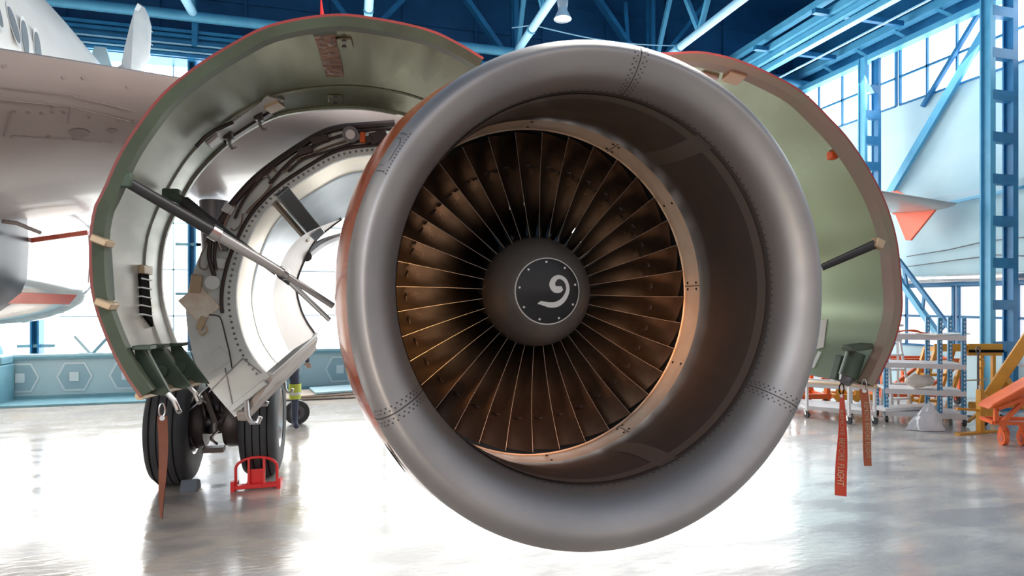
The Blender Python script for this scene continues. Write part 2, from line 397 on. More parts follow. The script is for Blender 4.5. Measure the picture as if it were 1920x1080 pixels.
# high bay lamp
lp = atD(1055, 36, 9.4)
t = thing('high_bay_lamp', 'grey bell-shaped high bay lamp hanging above the inlet', 'lamp', lp)
MB().lathe([(.03, .36), (.08, .34), (.085, .25), (.07, .17)], axis='Z', n=24).build('ballast', 'lampm', t)
MB().lathe([(.07, .17), (.075, .13), (.115, .05), (.138, 0), (.13, 0), (.07, .12)], axis='Z', n=28).build('shade', 'lampm', t)
MB().lathe([(.001, .02), (.125, .012)], axis='Z', n=24).build('lens', 'lampg', t)
MB().cyl((0, 0, .34), (0, 0, 9.6 - lp.z), .015).build('stem', 'blue_lt', t)

# crane rails / purlin bundle and girder along the right wall
kk = lambda k, x: 1.85 + k * x
def rail(x, k, w, h, label, mt='blue_lt'):
    z = kk(k, x)
    o = MB().box((x, 8.2, z), (w, 11.2, h)).build('crane_rail', mt, smooth=0); tag(o, label, 'rail', 'rails under the roof'); return o
rail(9.2, .655, .16, .14, 'light blue roof rail, highest of the bundle at upper right')
rail(9.3, .622, .14, .14, 'light blue roof rail, second from top of the bundle')
rail(9.4, .600, .12, .12, 'light blue roof rail, third from top of the bundle')
rail(9.6, .576, .16, .12, 'light blue roof rail, lowest of the bundle of four')
rail(9.8, .538, .03, .03, 'thin pale conduit running below the rail bundle', 'pipe_lt')
t = thing('crane_girder', 'light blue lattice crane girder along the top of the right windows', 'girder', (0, 0, 0))
MB().box((11.34, 8.2, kk(.520, 11.34)), (.22, 11.2, .16)).build('upper_flange', 'blue_lt', t, smooth=0)
MB().box((11.34, 8.2, kk(.482, 11.34)), (.22, 11.2, .12)).build('lower_flange', 'blue_lt', t, smooth=0)
for i in range(11):
    y = 3 + i * 1.0
    MB().bar((11.34, y, kk(.482, 11.34)), (11.34, y + .5, kk(.52, 11.34)), .06, .06).build('lacing', 'blue_lt', t, smooth=0)
t = thing('rail_cross_beams', 'blue cross beams tying the rail bundle to the girder', 'beams', (0, 0, 0))
for y in (4.6, 6.4, 8.2, 10.0, 11.8, 13.2):
    MB().box((10.0, y, kk(.60, 9.6)), (2.2, .10, .10)).build('cross_beam', 'blue', t, smooth=0)

# lattice columns on the right
def lattice_column(xa, y, dx, lw, top, pitch, label):
    t = thing('lattice_column', label, 'column', (xa, y, 0))
    for x, w in ((0, lw), (dx, lw)):
        m = MB(); m.box((x, 0, top / 2), (.03, .16, top)); m.box((x, -.08, top / 2), (w * .6, .025, top)); m.box((x, .08, top / 2), (w * .6, .025, top))
        m.build('flange', 'blue_lt' if x == 0 else 'blue', t, smooth=0)
    z = .35
    while z < top - .2:
        MB().box((dx / 2, -.03, z), (dx, .13, .17)).build('batten', 'blue', t, smooth=0); z += pitch
    MB().box((dx / 2, 0, .03), (dx + .3, .45, .06)).build('base_plate', 'blue', t, smooth=0)
lattice_column(10.62, 7.9, .52, .20, 9.5, .72, 'big blue battened steel column at the right picture edge')
lattice_column(10.65, 10.55, .36, .12, kk(.48, 10.9), .55, 'blue battened steel column just right of the right cowl')
# diagonal braces of right wall
def rbrace(a, b, w, label, mt='blue'):
    tag(MB().bar(a, b, w, .08, (1, 0, 0)).build('wind_brace', mt, smooth=0), label, 'brace', 'wind braces on the right wall')
rbrace(atX(1846, 60, 11.5), atX(1655, 385, 11.5), .16, 'blue wind brace slanting down from the big column to the cowl', 'blue_lt')
rbrace(atX(1838, 20, 11.53), atX(1730, 200, 11.53), .07, 'thin blue wind brace crossing the upper windows', 'blue')
# pipes & wires on the right wall
tag(MB().tube([(11.35, 3.0, 2.30), (11.35, 13.5, 2.30)], .075, 12).build('lagged_pipe', 'silver'), 'silver lagged pipe along the right wall above the low windows', 'pipe')
struct(MB().box((11.5, 8.5, 2.19), (.06, 10, .07)).build('trim_5', 'blue', smooth=0))
tag(MB().tube([atX(1700, 481, 11.5), atX(1780, 468, 11.5), atX(1850, 452, 11.5), atX(1920, 445, 11.4)], .012, 6).build('wall_cable', 'dsteel'), 'thin dark cable, upper of two on the right wall', 'cable')
tag(MB().tube([atX(1700, 500, 11.5), atX(1790, 488, 11.5), atX(1870, 478, 11.5), atX(1920, 480, 11.4)], .012, 6).build('wall_cable', 'dsteel'), 'thin dark cable, lower of two on the right wall', 'cable')
tag(MB().tube([atX(1930, 519, 11.52), atX(1905, 521, 11.52), atX(1898, 530, 11.52), V((11.52, atX(1898, 712, 11.52).y, .0))], .03, 8).build('red_pipe', 'redpipe'), 'dull red pipe bending down beside the big blue column', 'pipe')
p1, p2 = atX(1735, 382, 11.4), atX(1925, 340, 11.4)
t = thing('cable_tray', 'pale cable tray crossing the right wall behind the wing tip', 'cable tray', (0, 0, 0))
MB().bar(p1, p2, .04, .14).build('tray', 'teal_lt', t, smooth=0); MB().bar(p1 - V((.05, 0, .1)), p2 - V((.05, 0, .1)), .05, .05).build('rail', 'blue_lt', t, smooth=0)
p1, p2, q1, q2 = [atX(*p) for p in ((1684, 486, 10.9), (1800, 640, 10.9), (1684, 520, 10.9), (1762, 632, 10.9))]
t = thing('lattice_boom', 'blue lattice boom leaning down behind the shelf rack', 'boom', (0, 0, 0))
MB().bar(p1, p2, .07, .07).build('chord', 'blue', t, smooth=0); MB().bar(q1, q2, .11, .09).build('chord', 'blue_lt', t, smooth=0)
for a in (.1, .45, .8): MB().bar(p1.lerp(p2, a), q1.lerp(q2, a + .15), .045, .045).build('lacing', 'blue', t, smooth=0)

# ================================================================== ENGINE
YAW = -R(2.896)
E0 = V((.987, 3.0, 1.902))
ENG = Matrix.Translation(E0) @ Matrix.Rotation(YAW, 4, 'Z'); ENGi = ENG.inverted()
AX = -(ENG.to_3x3() @ V((0, 1, 0)))
def pl(px, py, s):
    d = ray(px, py); Ci = E0 + AX * s
    return ENGi @ (CAM + d * ((Ci - CAM).dot(AX) / d.dot(AX)))
def lray(px, py): return ENGi @ CAM, (ENGi.to_3x3() @ ray(px, py)).normalized()
def hit(bvh, px, py, off=0):
    o, d = lray(px, py); loc, nr, _, _ = bvh.ray_cast(o, d)
    if loc is None: return None
    if nr.dot(d) > 0: nr = -nr
    return loc + nr * off, nr
eng = thing('jet_engine', 'big turbofan engine with open cowls hanging under the wing', 'jet engine', E0, YAW)
prof = catmull([(-.766, .782), (-.80, .786), (-.84, .797), (-.875, .814), (-.905, .840), (-.924, .868), (-.930, .887),
                (-.924, .904), (-.905, .925), (-.87, .942), (-.83, .951), (-.78, .957)], 44)
def bul(th, w): return .072 * w * max(0, -sin(th)) ** 1.5
NS = 160
def lip_pt(th, i, off=0):
    """i: float index along the lip profile 0..43"""
    i0 = min(int(i), 42); u = i - i0; p = prof[i0].lerp(prof[i0 + 1], u); t = (prof[i0 + 1] - prof[i0]).normalized()
    w = i / 43; w = w * w * (3 - 2 * w); nx, nr = t.y, -t.x   # outward normal (axial, radial) of the profile
    if nx > 0 and i < 25 and i > 10: pass
    r = p.y + bul(th, w); a = p.x
    a += -t.y * off; r += t.x * off
    return V((r * cos(th), a, r * sin(th)))
m = MB()
m.loft([[lip_pt(2 * pi * k / NS, i) for k in range(NS)] for i in range(44)], True)
lip = m.build('inlet_lip', 'lip', eng, smooth=60)
# sign of offset: must point out of the metal
def out(th, i, off):
    a = lip_pt(th, i, off)
    return a
def ribbon(m, pts_a, pts_b):
    n = len(pts_a); m.add(pts_a + pts_b, [(k, k + 1, n + k + 1, n + k) for k in range(n - 1)])
OFF = -.0015
# decide the sign once: front of the lip must move forward (negative y)
if lip_pt(0, 20, OFF).y > lip_pt(0, 20, 0).y: OFF = -OFF
m = MB(); K = 160
ra = [lip_pt(2 * pi * k / K, 0.3, OFF) for k in range(K + 1)]; rb = [lip_pt(2 * pi * k / K, 0.9, OFF) for k in range(K + 1)]; ribbon(m, ra, rb)
ra = [lip_pt(2 * pi * k / K, 42.4, OFF) for k in range(K + 1)]; rb = [lip_pt(2 * pi * k / K, 43, OFF) for k in range(K + 1)]; ribbon(m, ra, rb)
SE = (R(82), R(-31), R(-151))
for th in SE:
    ribbon(m, [lip_pt(th - .0022, i, OFF) for i in range(0, 44)], [lip_pt(th + .0022, i, OFF) for i in range(0, 44)])
m.build('panel_seam', 'seam', lip, smooth=60, recalc=False)
m = MB()
for k in range(170):
    th = 2 * pi * k / 170; p = lip_pt(th, 1.9, OFF); q = lip_pt(th, 1.9, OFF * 3); m.disc(p, q - p, .0042, 6)
for k in range(170):
    th = 2 * pi * (k + .5) / 170; p = lip_pt(th, 41.2, OFF); q = lip_pt(th, 41.2, OFF * 3); m.disc(p, q - p, .0025, 6)
for th in SE:
    for sd in (-1, 1):
        for j, dth in enumerate((.016, .030)):
            for i in range(16):
                ii = 3 + i * 2.4 + (1.2 if j else 0); p = lip_pt(th + sd * dth, ii, OFF); q = lip_pt(th + sd * dth, ii, OFF * 3); m.disc(p, q - p, .0034, 6)
# access panel on the left side
pan = [(R(146), 33), (R(146), 28.5), (R(147.2), 27), (R(151.5), 27), (R(153), 28.5), (R(153), 33)]
for (ta, ia), (tb, ib) in zip(pan[:-1], pan[1:]):
    na = [(ta + (tb - ta) * u / 4, ia + (ib - ia) * u / 4) for u in range(5)]
    ribbon(m, [lip_pt(a, i, OFF) for a, i in na], [lip_pt(a + .002, i + .18, OFF) for a, i in na])
for j in range(14):
    a = R(144.3 + j * .8); p = lip_pt(a, 25.5, OFF); q = lip_pt(a, 25.5, OFF * 3); m.disc(p, q - p, .003, 6)
for j in range(6):
    for a in (R(144.8), R(154.4)):
        p = lip_pt(a, 27 + j * 1.1, OFF); q = lip_pt(a, 27 + j * 1.1, OFF * 3); m.disc(p, q - p, .003, 6)
m.build('rivet_rows', 'rivet', lip, smooth=0)['kind'] = 'stuff'
# inner barrel
bp = catmull([(-.766, .782), (-.6, .790), (-.42, .812), (-.25, .848), (-.1, .882), (.02, .900)], 24)
MB().loft([[V((p.y * cos(a), p.x, p.y * sin(a))) for a in [2 * pi * k / 120 for k in range(120)]] for p in bp], True).build('inner_barrel', 'barrel', eng, smooth=60)
for th in (R(52), R(-66), R(174)):
    m = MB(); ribbon(m, [V(((p.y - .002) * cos(th - .055), p.x, (p.y - .002) * sin(th - .055))) for p in bp], [V(((p.y - .002) * cos(th + .055), p.x, (p.y - .002) * sin(th + .055))) for p in bp])
    ribbon(m, [V(((p.y - .003) * cos(th), p.x, (p.y - .003) * sin(th))) for p in bp], [V(((p.y - .003) * cos(th + .02), p.x, (p.y - .003) * sin(th + .02))) for p in bp])
    m.build('liner_splice', 'splice', eng, smooth=60, recalc=False)
m = MB(); ribbon(m, [V((.779 * cos(a), -.745, .779 * sin(a))) for a in [2 * pi * k / 120 for k in range(121)]], [V((.783 * cos(a), -.68, .783 * sin(a))) for a in [2 * pi * k / 120 for k in range(121)]])
m.build('liner_edge', 'splice', eng, smooth=60, recalc=False)
# outer barrel
ob = catmull([(-.78, .957), (-.6, .994), (-.4, 1.024), (-.2, 1.038), (-.02, 1.040), (.06, 1.036), (.075, .96)], 26)
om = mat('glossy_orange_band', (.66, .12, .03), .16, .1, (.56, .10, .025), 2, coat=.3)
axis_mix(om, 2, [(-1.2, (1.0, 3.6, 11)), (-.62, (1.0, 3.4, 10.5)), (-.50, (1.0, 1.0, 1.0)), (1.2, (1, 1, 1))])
bmp = lambda a, j: bul(a, 1 + .25 * (j / 25)) + .034 * math.exp(-((math.degrees(a) - 128) / 27) ** 2) * min(1, j / 12)
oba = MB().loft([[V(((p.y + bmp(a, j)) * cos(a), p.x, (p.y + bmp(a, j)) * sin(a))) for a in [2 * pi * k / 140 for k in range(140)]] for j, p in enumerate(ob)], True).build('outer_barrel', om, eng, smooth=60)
bob = BVHTree.FromPolygons([v.co.copy() for v in oba.data.vertices], [list(p.vertices) for p in oba.data.polygons])
for px, py, rx, ry in ((689, 806, .030, .055), (742, 858, .030, .085)):
    h0 = hit(bob, px, py, .003); h1 = hit(bob, px + 5, py + 7, .003)
    if h0 and h1:
        p, nr = h0; x = (h1[0] - p); x = (x - nr * x.dot(nr)).normalized(); y = nr.cross(x)
        MB().add([p + x * (ry * cos(a)) + y * (rx * sin(a)) for a in [2 * pi * k / 20 for k in range(20)]], [tuple(range(20))]).build('vent_opening', 'black', oba, smooth=0)
# fan case ring, bolts, case
ring = MB().lathe([(.902, .02), (.902, .187), (.895, .19)], n=140).build('fan_case_ring', 'bronze', eng, smooth=60)
m = MB()
for k in range(12):
    a = 2 * pi * k / 12 + .04
    for da in (-.02, .02):
        if k % 2 == 0 or da > 0:
            for y in (.055, .15): MB().disc(V((.8995 * cos(a + da), y, .8995 * sin(a + da))), V((-cos(a), 0, -sin(a))), .0075, 8, .002).build('bolt', 'black', ring, smooth=0)
    if k % 2 == 0: ribbon(m, [V((.9 * cos(a - .002), y, .9 * sin(a - .002))) for y in (.02, .187)], [V((.9 * cos(a + .002), y, .9 * sin(a + .002))) for y in (.02, .187)])
m.build('ring_joints', 'black', ring, smooth=0, recalc=False)['kind'] = 'stuff'
MB().lathe([(.895, .19), (.89, .3), (.88, .75), (.95, .76), (.97, .08)], n=90).build('fan_case', 'black', eng)
MB().lathe([(.30, .2), (.34, .40), (.42, .55), (.52, .62), (.55, 1.1), (.50, 2.0), (.34, 2.9), (.02, 2.95)], n=60).build('core_engine', 'dsteel', eng)
# guide vanes behind the fan (dark)
for k in range(44):
    m = MB(); a = 2 * pi * k / 44; ca, sa = cos(a), sin(a)
    P = lambda r, y, o: V((r * ca - o * sa, y, r * sa + o * ca))
    m.add([P(.5, .56, 0), P(.885, .56, 0), P(.885, .66, .045), P(.5, .66, .03)], [(0, 1, 2, 3)]); m.build('guide_vane', 'black', eng, smooth=0)
# fan blades
def blade_mesh():
    m = MB(); rings = []
    NT = 16
    for j in range(NT + 1):
        t = j / NT; r = .288 + .586 * t
        beta = R(24 + 40 * t ** .85); ch = .15 + .085 * t; yle = .165 + .055 * (1 - t) * t * 2 - .02 * t
        lean = .02 * t
        up, lo = [], []
        for k in range(9):
            u = k / 8; cam_ = .10 * ch * sin(pi * u) * (1 - .75 * t); th = (.013 - .007 * t) * (sin(pi * min(1, u * .96 + .02)) ** .9) * .5
            for sgn, lst in ((1, up), (-1, lo)):
                ax_ = u * ch * cos(beta) - (cam_ - sgn * th) * sin(beta) * -1 * .6
                tn = -(u * ch * sin(beta)) + (cam_ + sgn * th) * cos(beta)
                a = pi / 2 + (tn / r) + lean
                lst.append(V((r * cos(a), yle + ax_, r * sin(a))))
        rings.append(up + lo[::-1][1:-1])
    m.loft(rings, True, True)
    return m
def shroud_mesh():
    m = MB()
    t = .71; r = .288 + .586 * t; beta = R(24 + 40 * t ** .85)
    for sgn in (-1, 1):
        a = pi / 2 + .014 - .13 + sgn * .045
        m.box(V((r * cos(a), .215 + (.02 if sgn > 0 else .07), r * sin(a))), (.05, .045, .009), Matrix.Rotation(-(a - pi / 2), 3, 'Y') @ Matrix.Rotation(-.5, 3, 'Z'))
    return m
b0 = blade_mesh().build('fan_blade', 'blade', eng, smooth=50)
shroud_mesh().build('shroud_stub', 'pipe', b0, bevel=.003)
lep = []
for j in range(17):
    t = j / 16; r = .288 + .586 * t; a_ = pi / 2 + .02 * t; lep.append(V((r * cos(a_), .165 + .055 * (1 - t) * t * 2 - .02 * t - .001, r * sin(a_))))
MB().tube(lep, .0013, 6).build('leading_edge', 'edge_steel', b0)
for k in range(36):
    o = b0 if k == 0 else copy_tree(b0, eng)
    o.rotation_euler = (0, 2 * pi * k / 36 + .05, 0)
# spinner
sp = MB().lathe([(.300, .20)] + [(p.y, p.x) for p in catmull([(.18, .301), (.11, .289), (.03, .252), (-.03, .204), (-.056, .171)], 20)], n=96).build('spinner', 'spin', eng, smooth=50)
m = MB()
for k in range(36):
    a = 2 * pi * (k + .5) / 36; MB().disc(V((.294 * cos(a), .138, .294 * sin(a))), V((cos(a), -.6, sin(a))), .0038, 8, .003).build('rivet', 'steel', sp, smooth=0)
capP = [(.168, -.057), (.15, -.062), (.11, -.071), (.06, -.078), (.02, -.081), (.0005, -.0815)]
def cap_y(r):
    for (r0, y0), (r1, y1) in zip(capP[:-1], capP[1:]):
        if r1 <= r <= r0: return y0 + (y1 - y0) * (r0 - r) / (r0 - r1)
    return -.057
cap = MB().lathe(capP, n=64).build('nose_cap', 'cap', sp, smooth=60)
MB().lathe([(.173, -.0545), (.171, -.0575), (.167, -.0585)], n=96).build('cap_ring', 'white', sp)
for k in range(9):
    a = R(93 + 40 * k); MB().disc(V((.150 * cos(a), cap_y(.15), .150 * sin(a))), V((0, -1, 0)), .006, 8, .004).build('cap_bolt', 'steel', sp, smooth=0)
SW = catmull([(525, 588, 2), (545, 581, 22), (570, 586, 28), (610, 594, 34), (660, 587, 36), (702, 555, 32), (727, 505, 26), (725, 462, 23), (705, 428, 25),
              (668, 413, 26), (634, 430, 34), (621, 464, 40), (638, 492, 42), (668, 494, 44), (690, 484, 26)], 90)
m = MB(); Aa, Bb = [], []
q = lambda x, y: ((x - 598) * .000792, (505 - y) * .000792)
for i, p in enumerate(SW):
    d = (SW[min(i + 1, 89)] - SW[max(i - 1, 0)]); d = V((d.x, d.y, 0)).normalized(); nn = V((-d.y, d.x, 0)); w = max(1, p.z) / 2
    for lst, sg in ((Aa, 1), (Bb, -1)):
        x, z = q(p.x + nn.x * w * sg, p.y + nn.y * w * sg); rr = sqrt(x * x + z * z); lst.append(V((x, cap_y(min(rr, .16)) - .0022, z)))
ribbon(m, Aa, Bb); m.build('spiral_mark', 'white', sp, smooth=0)

# ------------------------------------------------------------------ cowl shells from measured curves
def resample(P, n): return catmull(P, n)
def shell(front, back, yf, yb, thick, name, mats, parent, nlen=10):
    """front/back: lists of Vector (x,z,0) with the hollow side towards the chord; returns object, bvh of the inner face, grid"""
    n = len(front); cx = sum((front + back)[i].x for i in range(2 * n)) / (2 * n); cz = sum((front + back)[i].y for i in range(2 * n)) / (2 * n)
    inner = []; outer = []
    for j in range(nlen + 1):
        u = j / nlen; row = [front[i].lerp(back[i], u) for i in range(n)]
        ri, ro = [], []
        for i, p in enumerate(row):
            d = (row[min(i + 1, n - 1)] - row[max(i - 1, 0)]).normalized(); nn = V((-d.y, d.x, 0))
            if nn.dot(p - V((cx, cz, 0))) < 0: nn = -nn
            y = yf + (yb - yf) * u
            ri.append(V((p.x, y, p.y))); o = p + nn * thick; ro.append(V((o.x, y, o.y)))
        inner.append(ri); outer.append(ro)
    m = MB(); m.loft(inner)
    m.mi = 1; m.loft(outer)
    m.mi = 2
    for a, b in ((inner[0], outer[0]), (inner[-1], outer[-1]), ([r[0] for r in inner], [r[0] for r in outer]), ([r[-1] for r in inner], [r[-1] for r in outer])):
        ribbon(m, list(a), list(b))
    o = m.build(name, mats, parent, smooth=40)
    vs = [p for r in inner for p in r]; nn = len(inner[0])
    fs = [(i * nn + k, i * nn + k + 1, (i + 1) * nn + k + 1, (i + 1) * nn + k) for i in range(nlen) for k in range(nn - 1)]
    return o, BVHTree.FromPolygons(vs, fs), inner
P2 = lambda pts, s: [(lambda v: V((v.x, v.z, 0)))(pl(x, y, s)) for x, y in pts]
LFp = [(905, 112), (860, 85), (800, 58), (700, 37), (620, 31), (510, 50), (433, 88), (367, 130), (307, 180), (260, 240), (227, 293), (197, 360), (182, 390), (173, 450), (177, 547), (200, 623), (233, 693), (267, 743)]
LBp = [(820, 238), (740, 215), (660, 205), (560, 212), (500, 228), (430, 270), (370, 330), (335, 390), (312, 440), (303, 500), (305, 560), (318, 610), (340, 670), (367, 720)]
RFp = [(1205, 112), (1251, 103), (1317, 101), (1387, 117), (1453, 146), (1503, 175), (1550, 220), (1589, 263), (1628, 321), (1659, 383), (1678, 446), (1686, 510), (1689, 580), (1678, 631), (1669, 658), (1638, 725)]
NP = 60
lf = resample(P2(LFp, -.1), NP); lb = resample(P2(LBp, -1.2), NP)
# the measured outline is the outer edge: pull the inner face in by the shell thickness
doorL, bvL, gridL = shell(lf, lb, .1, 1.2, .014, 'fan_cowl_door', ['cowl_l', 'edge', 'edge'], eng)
doorL['label'] = 'open cowl door left of the inlet'
rf = resample([V((.30, 1.20, 0)), V((.52, 1.29, 0))] + P2(RFp[1:], -.03), NP); cR = V((.93, .03, 0)); rb_ = [cR + (p - cR) * .965 for p in rf]
doorR, bvR, gridR = shell(rf, rb_, .03, 1.13, .014, 'fan_cowl_door', ['cowl_r', 'edge', 'edge'], eng)
doorR['label'] = 'open cowl door right of the inlet'
def inset(front, k):
    n = len(front); cx = sum(p.x for p in front) / n; cz = sum(p.y for p in front) / n; out_ = []
    for i, p in enumerate(front):
        d = (front[min(i + 1, n - 1)] - front[max(i - 1, 0)]).normalized(); nn = V((-d.y, d.x, 0))
        if nn.dot(p - V((cx, cz, 0))) < 0: nn = -nn
        out_.append(p - nn * k)
    return out_
def rim(front, y0, y1, h, mt, parent, name='rim_flange', w0=None):
    a = front; b = inset(front, h)
    m = MB(); q = lambda L, y: [V((p.x, y, p.y)) for p in L]
    m.loft([q(a, y0), q(b, y0 + .012), q(b, y1), q(a, y1 + h * .6)])
    return m.build(name, mt, parent, smooth=30)
rim(lf, .098, .17, .045, 'rim_l', doorL)
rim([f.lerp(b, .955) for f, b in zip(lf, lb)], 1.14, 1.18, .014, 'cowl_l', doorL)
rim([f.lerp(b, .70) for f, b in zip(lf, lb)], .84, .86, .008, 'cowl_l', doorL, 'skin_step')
rim(rf, .028, .12, .04, 'rim_r', doorR)
rim([f.lerp(b, .9) for f, b in zip(rf, rb_)], 1.00, 1.05, .03, 'cowl_r', doorR)
# bottom edge member of both doors
def surf_box(bv, px, py, size, mt, parent, name, px2=None, off=0, bevel=.004):
    """box lying on the door's inner face; its length axis runs towards a second pixel"""
    h0 = hit(bv, px, py)
    if not h0: return None
    p, nrm = h0; h1 = hit(bv, *(px2 or (px + 6, py)))
    x = ((h1[0] if h1 else p + V((0, .1, 0))) - p); x = (x - nrm * x.dot(nrm)).normalized(); y = nrm.cross(x)
    rot = Matrix((x, y, nrm)).transposed()
    return MB().box(p + nrm * (size[2] / 2 + off), size, rot).build(name, mt, parent, bevel=bevel)
def surf_strip(bv, A_, B_, wA, th, mt, parent, name):
    a = hit(bv, *A_); b = hit(bv, *B_)
    if not a or not b: return
    pts = [hit(bv, A_[0] + (B_[0] - A_[0]) * k / 8, A_[1] + (B_[1] - A_[1]) * k / 8) for k in range(9)]
    pts = [p for p in pts if p]
    m = MB(); rings = []
    for i, (p, nr) in enumerate(pts):
        d = (pts[min(i + 1, len(pts) - 1)][0] - pts[max(i - 1, 0)][0]).normalized(); s_ = nr.cross(d).normalized()
        rings.append([p - s_ * wA / 2, p - s_ * wA / 2 + nr * th, p + s_ * wA / 2 + nr * th, p + s_ * wA / 2])
    m.loft(rings, True, True)
    return m.build(name, mt, parent, smooth=30)
# left door fittings
surf_strip(bvL, (607, 58), (628, 138), .105, .02, 'brownstrip', doorL, 'hinge_strap')
surf_strip(bvL, (603, 36), (608, 56), .12, .03, 'rim_l', doorL, 'strap_cover')
for px, py in ((645, 78), (628, 183)):
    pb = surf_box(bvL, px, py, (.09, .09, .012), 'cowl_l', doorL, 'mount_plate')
    if pb:
        h0 = hit(bvL, px, py - 6, .014); h1 = hit(bvL, px, py + 6, .014)
        MB().disc(h0[0], h0[1], .012, 10, .006).build('bolt', 'dsteel', pb); MB().disc(h1[0], h1[1], .012, 10, .006).build('bolt', 'dsteel', pb)
# access recess with two hooks
rec = surf_strip(bvL, (405, 258), (518, 182), .16, .012, 'grayp', doorL, 'access_panel')
surf_strip(bvL, (418, 262), (505, 206), .05, .03, 'pipe', doorL, 'recess_edge')
surf_box(bvL, 398, 262, (.10, .08, .025), 'white', doorL, 'label_plate', (404, 270))
surf_box(bvL, 512, 195, (.10, .12, .03), 'tan', doorL, 'wedge_block', (524, 190))
for px, py in ((424, 250), (482, 214)):
    h0 = hit(bvL, px, py, .02)
    if h0:
        p = h0[0]; m = MB(); m.box(p, (.05, .06, .05)); hk = m.build('hook_bracket', 'pipe', doorL, bevel=.006)
        MB().tube([p + V((0, 0, -.01)), p + V((.012, -.01, -.06)), p + V((.03, -.015, -.085)), p + V((.05, -.01, -.075))], .010, 8).build('hook', 'steel', hk)
pts = [hit(bvL, *q_, .03)[0] for q_ in ((360, 268), (375, 252), (395, 238), (430, 222))]
MB().tube(pts, .012, 8).build('cable', 'pipe', doorL)
# vent grille
gp = surf_strip(bvL, (266, 512), (272, 600), .15, .015, 'black', doorL, 'vent_grille')
for k in range(5):
    surf_strip(bvL, (259, 522 + 17 * k), (279, 526 + 17 * k), .008, .018, 'grayp', gp, 'grille_bar')
surf_box(bvL, 268, 506, (.16, .05, .03), 'tan', doorL, 'vent_lip', (280, 508))
# front fittings
for px, py, mt in ((192, 452, 'tan'), (200, 570, 'tan')):
    p = pl(px, py, -.12); MB().box(p, (.075, .09, .035), Matrix.Rotation(.4, 3, 'Y')).build('edge_fitting', mt, doorL, bevel=.006)
surf_strip(bvL, (200, 455), (207, 560), .05, .012, 'green', doorL, 'seal_strip')
# gusset brackets at the bottom edge, with latch hooks
for i, (px, py, s) in enumerate(((272, 728, -.20), (318, 716, -.62), (352, 706, -1.02))):
    p = pl(px, py, s); q0 = p + V((-.10, 0, .06)); 
    m = MB(); sh = .05 if i == 0 else 0; m.prism([(-.07 + sh, -.02), (.12, -.05), (-.05 + sh, .20), (-.10 + sh, .20)], .03, lambda u, v, d: p + V((u, d, v)))
    m.box(p + V((-.05 + sh, -.01, .20)), (.08, .09, .02)); m.cyl(p + V((-.04, -.03, .06)), p + V((-.04, .06, .06)), .035)
    gb = m.build('gusset_bracket', 'green', doorL, bevel=.004)
    if i < 2:
        MB().tube([p + V((.10, 0, -.03)), p + V((.13, -.01, -.06)), p + V((.15, -.01, -.11)), p + V((.16, -.02, -.12))], .012, 8).build('latch_hook', 'steel', gb)
MB().tube([pl(262, 742, -.12), pl(318, 728, -.62), pl(372, 716, -1.18)], .022, 8).build('bottom_edge', 'tan', doorL)
# right door fittings
surf_box(bvR, 1379, 134, (.10, .12, .05), 'tan', doorR, 'hinge_cover', (1392, 138))
h0 = hit(bvR, 1562, 290, .01)
if h0: MB().box(h0[0], (.05, .05, .05)).build('receptacle', 'ora', doorR, bevel=.01)
pb = surf_box(bvR, 1330, 142, (.10, .06, .02), 'grayp', doorR, 'small_bracket', (1344, 146))
surf_strip(bvR, (1540, 600), (1532, 655), .11, .006, 'paper', doorR, 'placard')
surf_strip(bvR, (1538, 660), (1524, 690), .03, .006, 'grayp', doorR, 'tape_piece')
# latch assembly
l0, l1 = pl(1612, 668, -.12), pl(1590, 706, -.16)
m = MB(); m.tube([l0 + V((0, .03, .02)), l1], .055, 16); la = m.build('latch_housing', 'green', doorR)
MB().tube([l1, l1 + V((-.03, -.01, -.035))], [.05, .035], 14).build('latch_nose', 'dsteel', la)
MB().box(l0 + V((.0, .02, .055)), (.15, .10, .035), Matrix.Rotation(-.1, 3, 'Y')).build('latch_top', 'rim_l', la, bevel=.006)
MB().box(pl(1572, 690, -.3), (.05, .06, .16), Matrix.Rotation(.3, 3, 'Y')).build('latch_cheek', 'green', la, bevel=.006)
m = MB(); m.tube([pl(1642, 725, -.02), pl(1515, 716, -.75)], .014, 8); m.build('bottom_edge', 'tan', doorR)
# bottom closing web of right door
pa, pb_, pc, pd = pl(1638, 724, -.03), pl(1525, 717, -.62), pl(1540, 690, -.62), pl(1650, 695, -.03)
# hold open rods
def rod(pts, rr, mts, parent, name='hold_open_rod'):
    o = None
    for k, (a, b) in enumerate(zip(pts[:-1], pts[1:])):
        m = MB(); m.tube([a, b], list(rr[k]), 14); x = m.build(name if o is None else 'rod_section', mts[k], o or parent)
        if o is None: o = x
    return o
a = pl(240, 342, -.14); d = pl(395, 432, -.32); e = pl(410, 441, -.34); f = pl(530, 512, -.42); h = pl(625, 574, -.5)
r1 = rod([a, d, e, f, h], [(.026, .030), (.040, .040), (.030, .024), (.018, .018)], ['rodblack', 'steel', 'rodgrey', 'rodgrey'], eng)
MB().lathe([(.038, -.02), (.038, .02)], f, n=16).build('collar', 'steel', r1)
MB().box(pl(238, 338, -.13), (.05, .04, .07)).build('end_bracket', 'green', r1, bevel=.008)
a = pl(322, 366, -.75); d = pl(345, 378, -.75); e = pl(415, 432, -.72); f = pl(545, 530, -.62); h = pl(618, 600, -.55)
r2 = rod([a, d, e, f, h], [(.03, .026), (.034, .03), (.026, .020), (.016, .014)], ['green', 'rodblack', 'rodblack', 'rodgrey'], eng)
MB().box(pl(322, 366, -.76), (.09, .06, .07)).build('end_bracket', 'green', r2, bevel=.01)
a = pl(1540, 502, -.2); d = pl(1640, 458, -.06); r3 = rod([a, d], [(.022, .028)], ['rodblack'], eng)
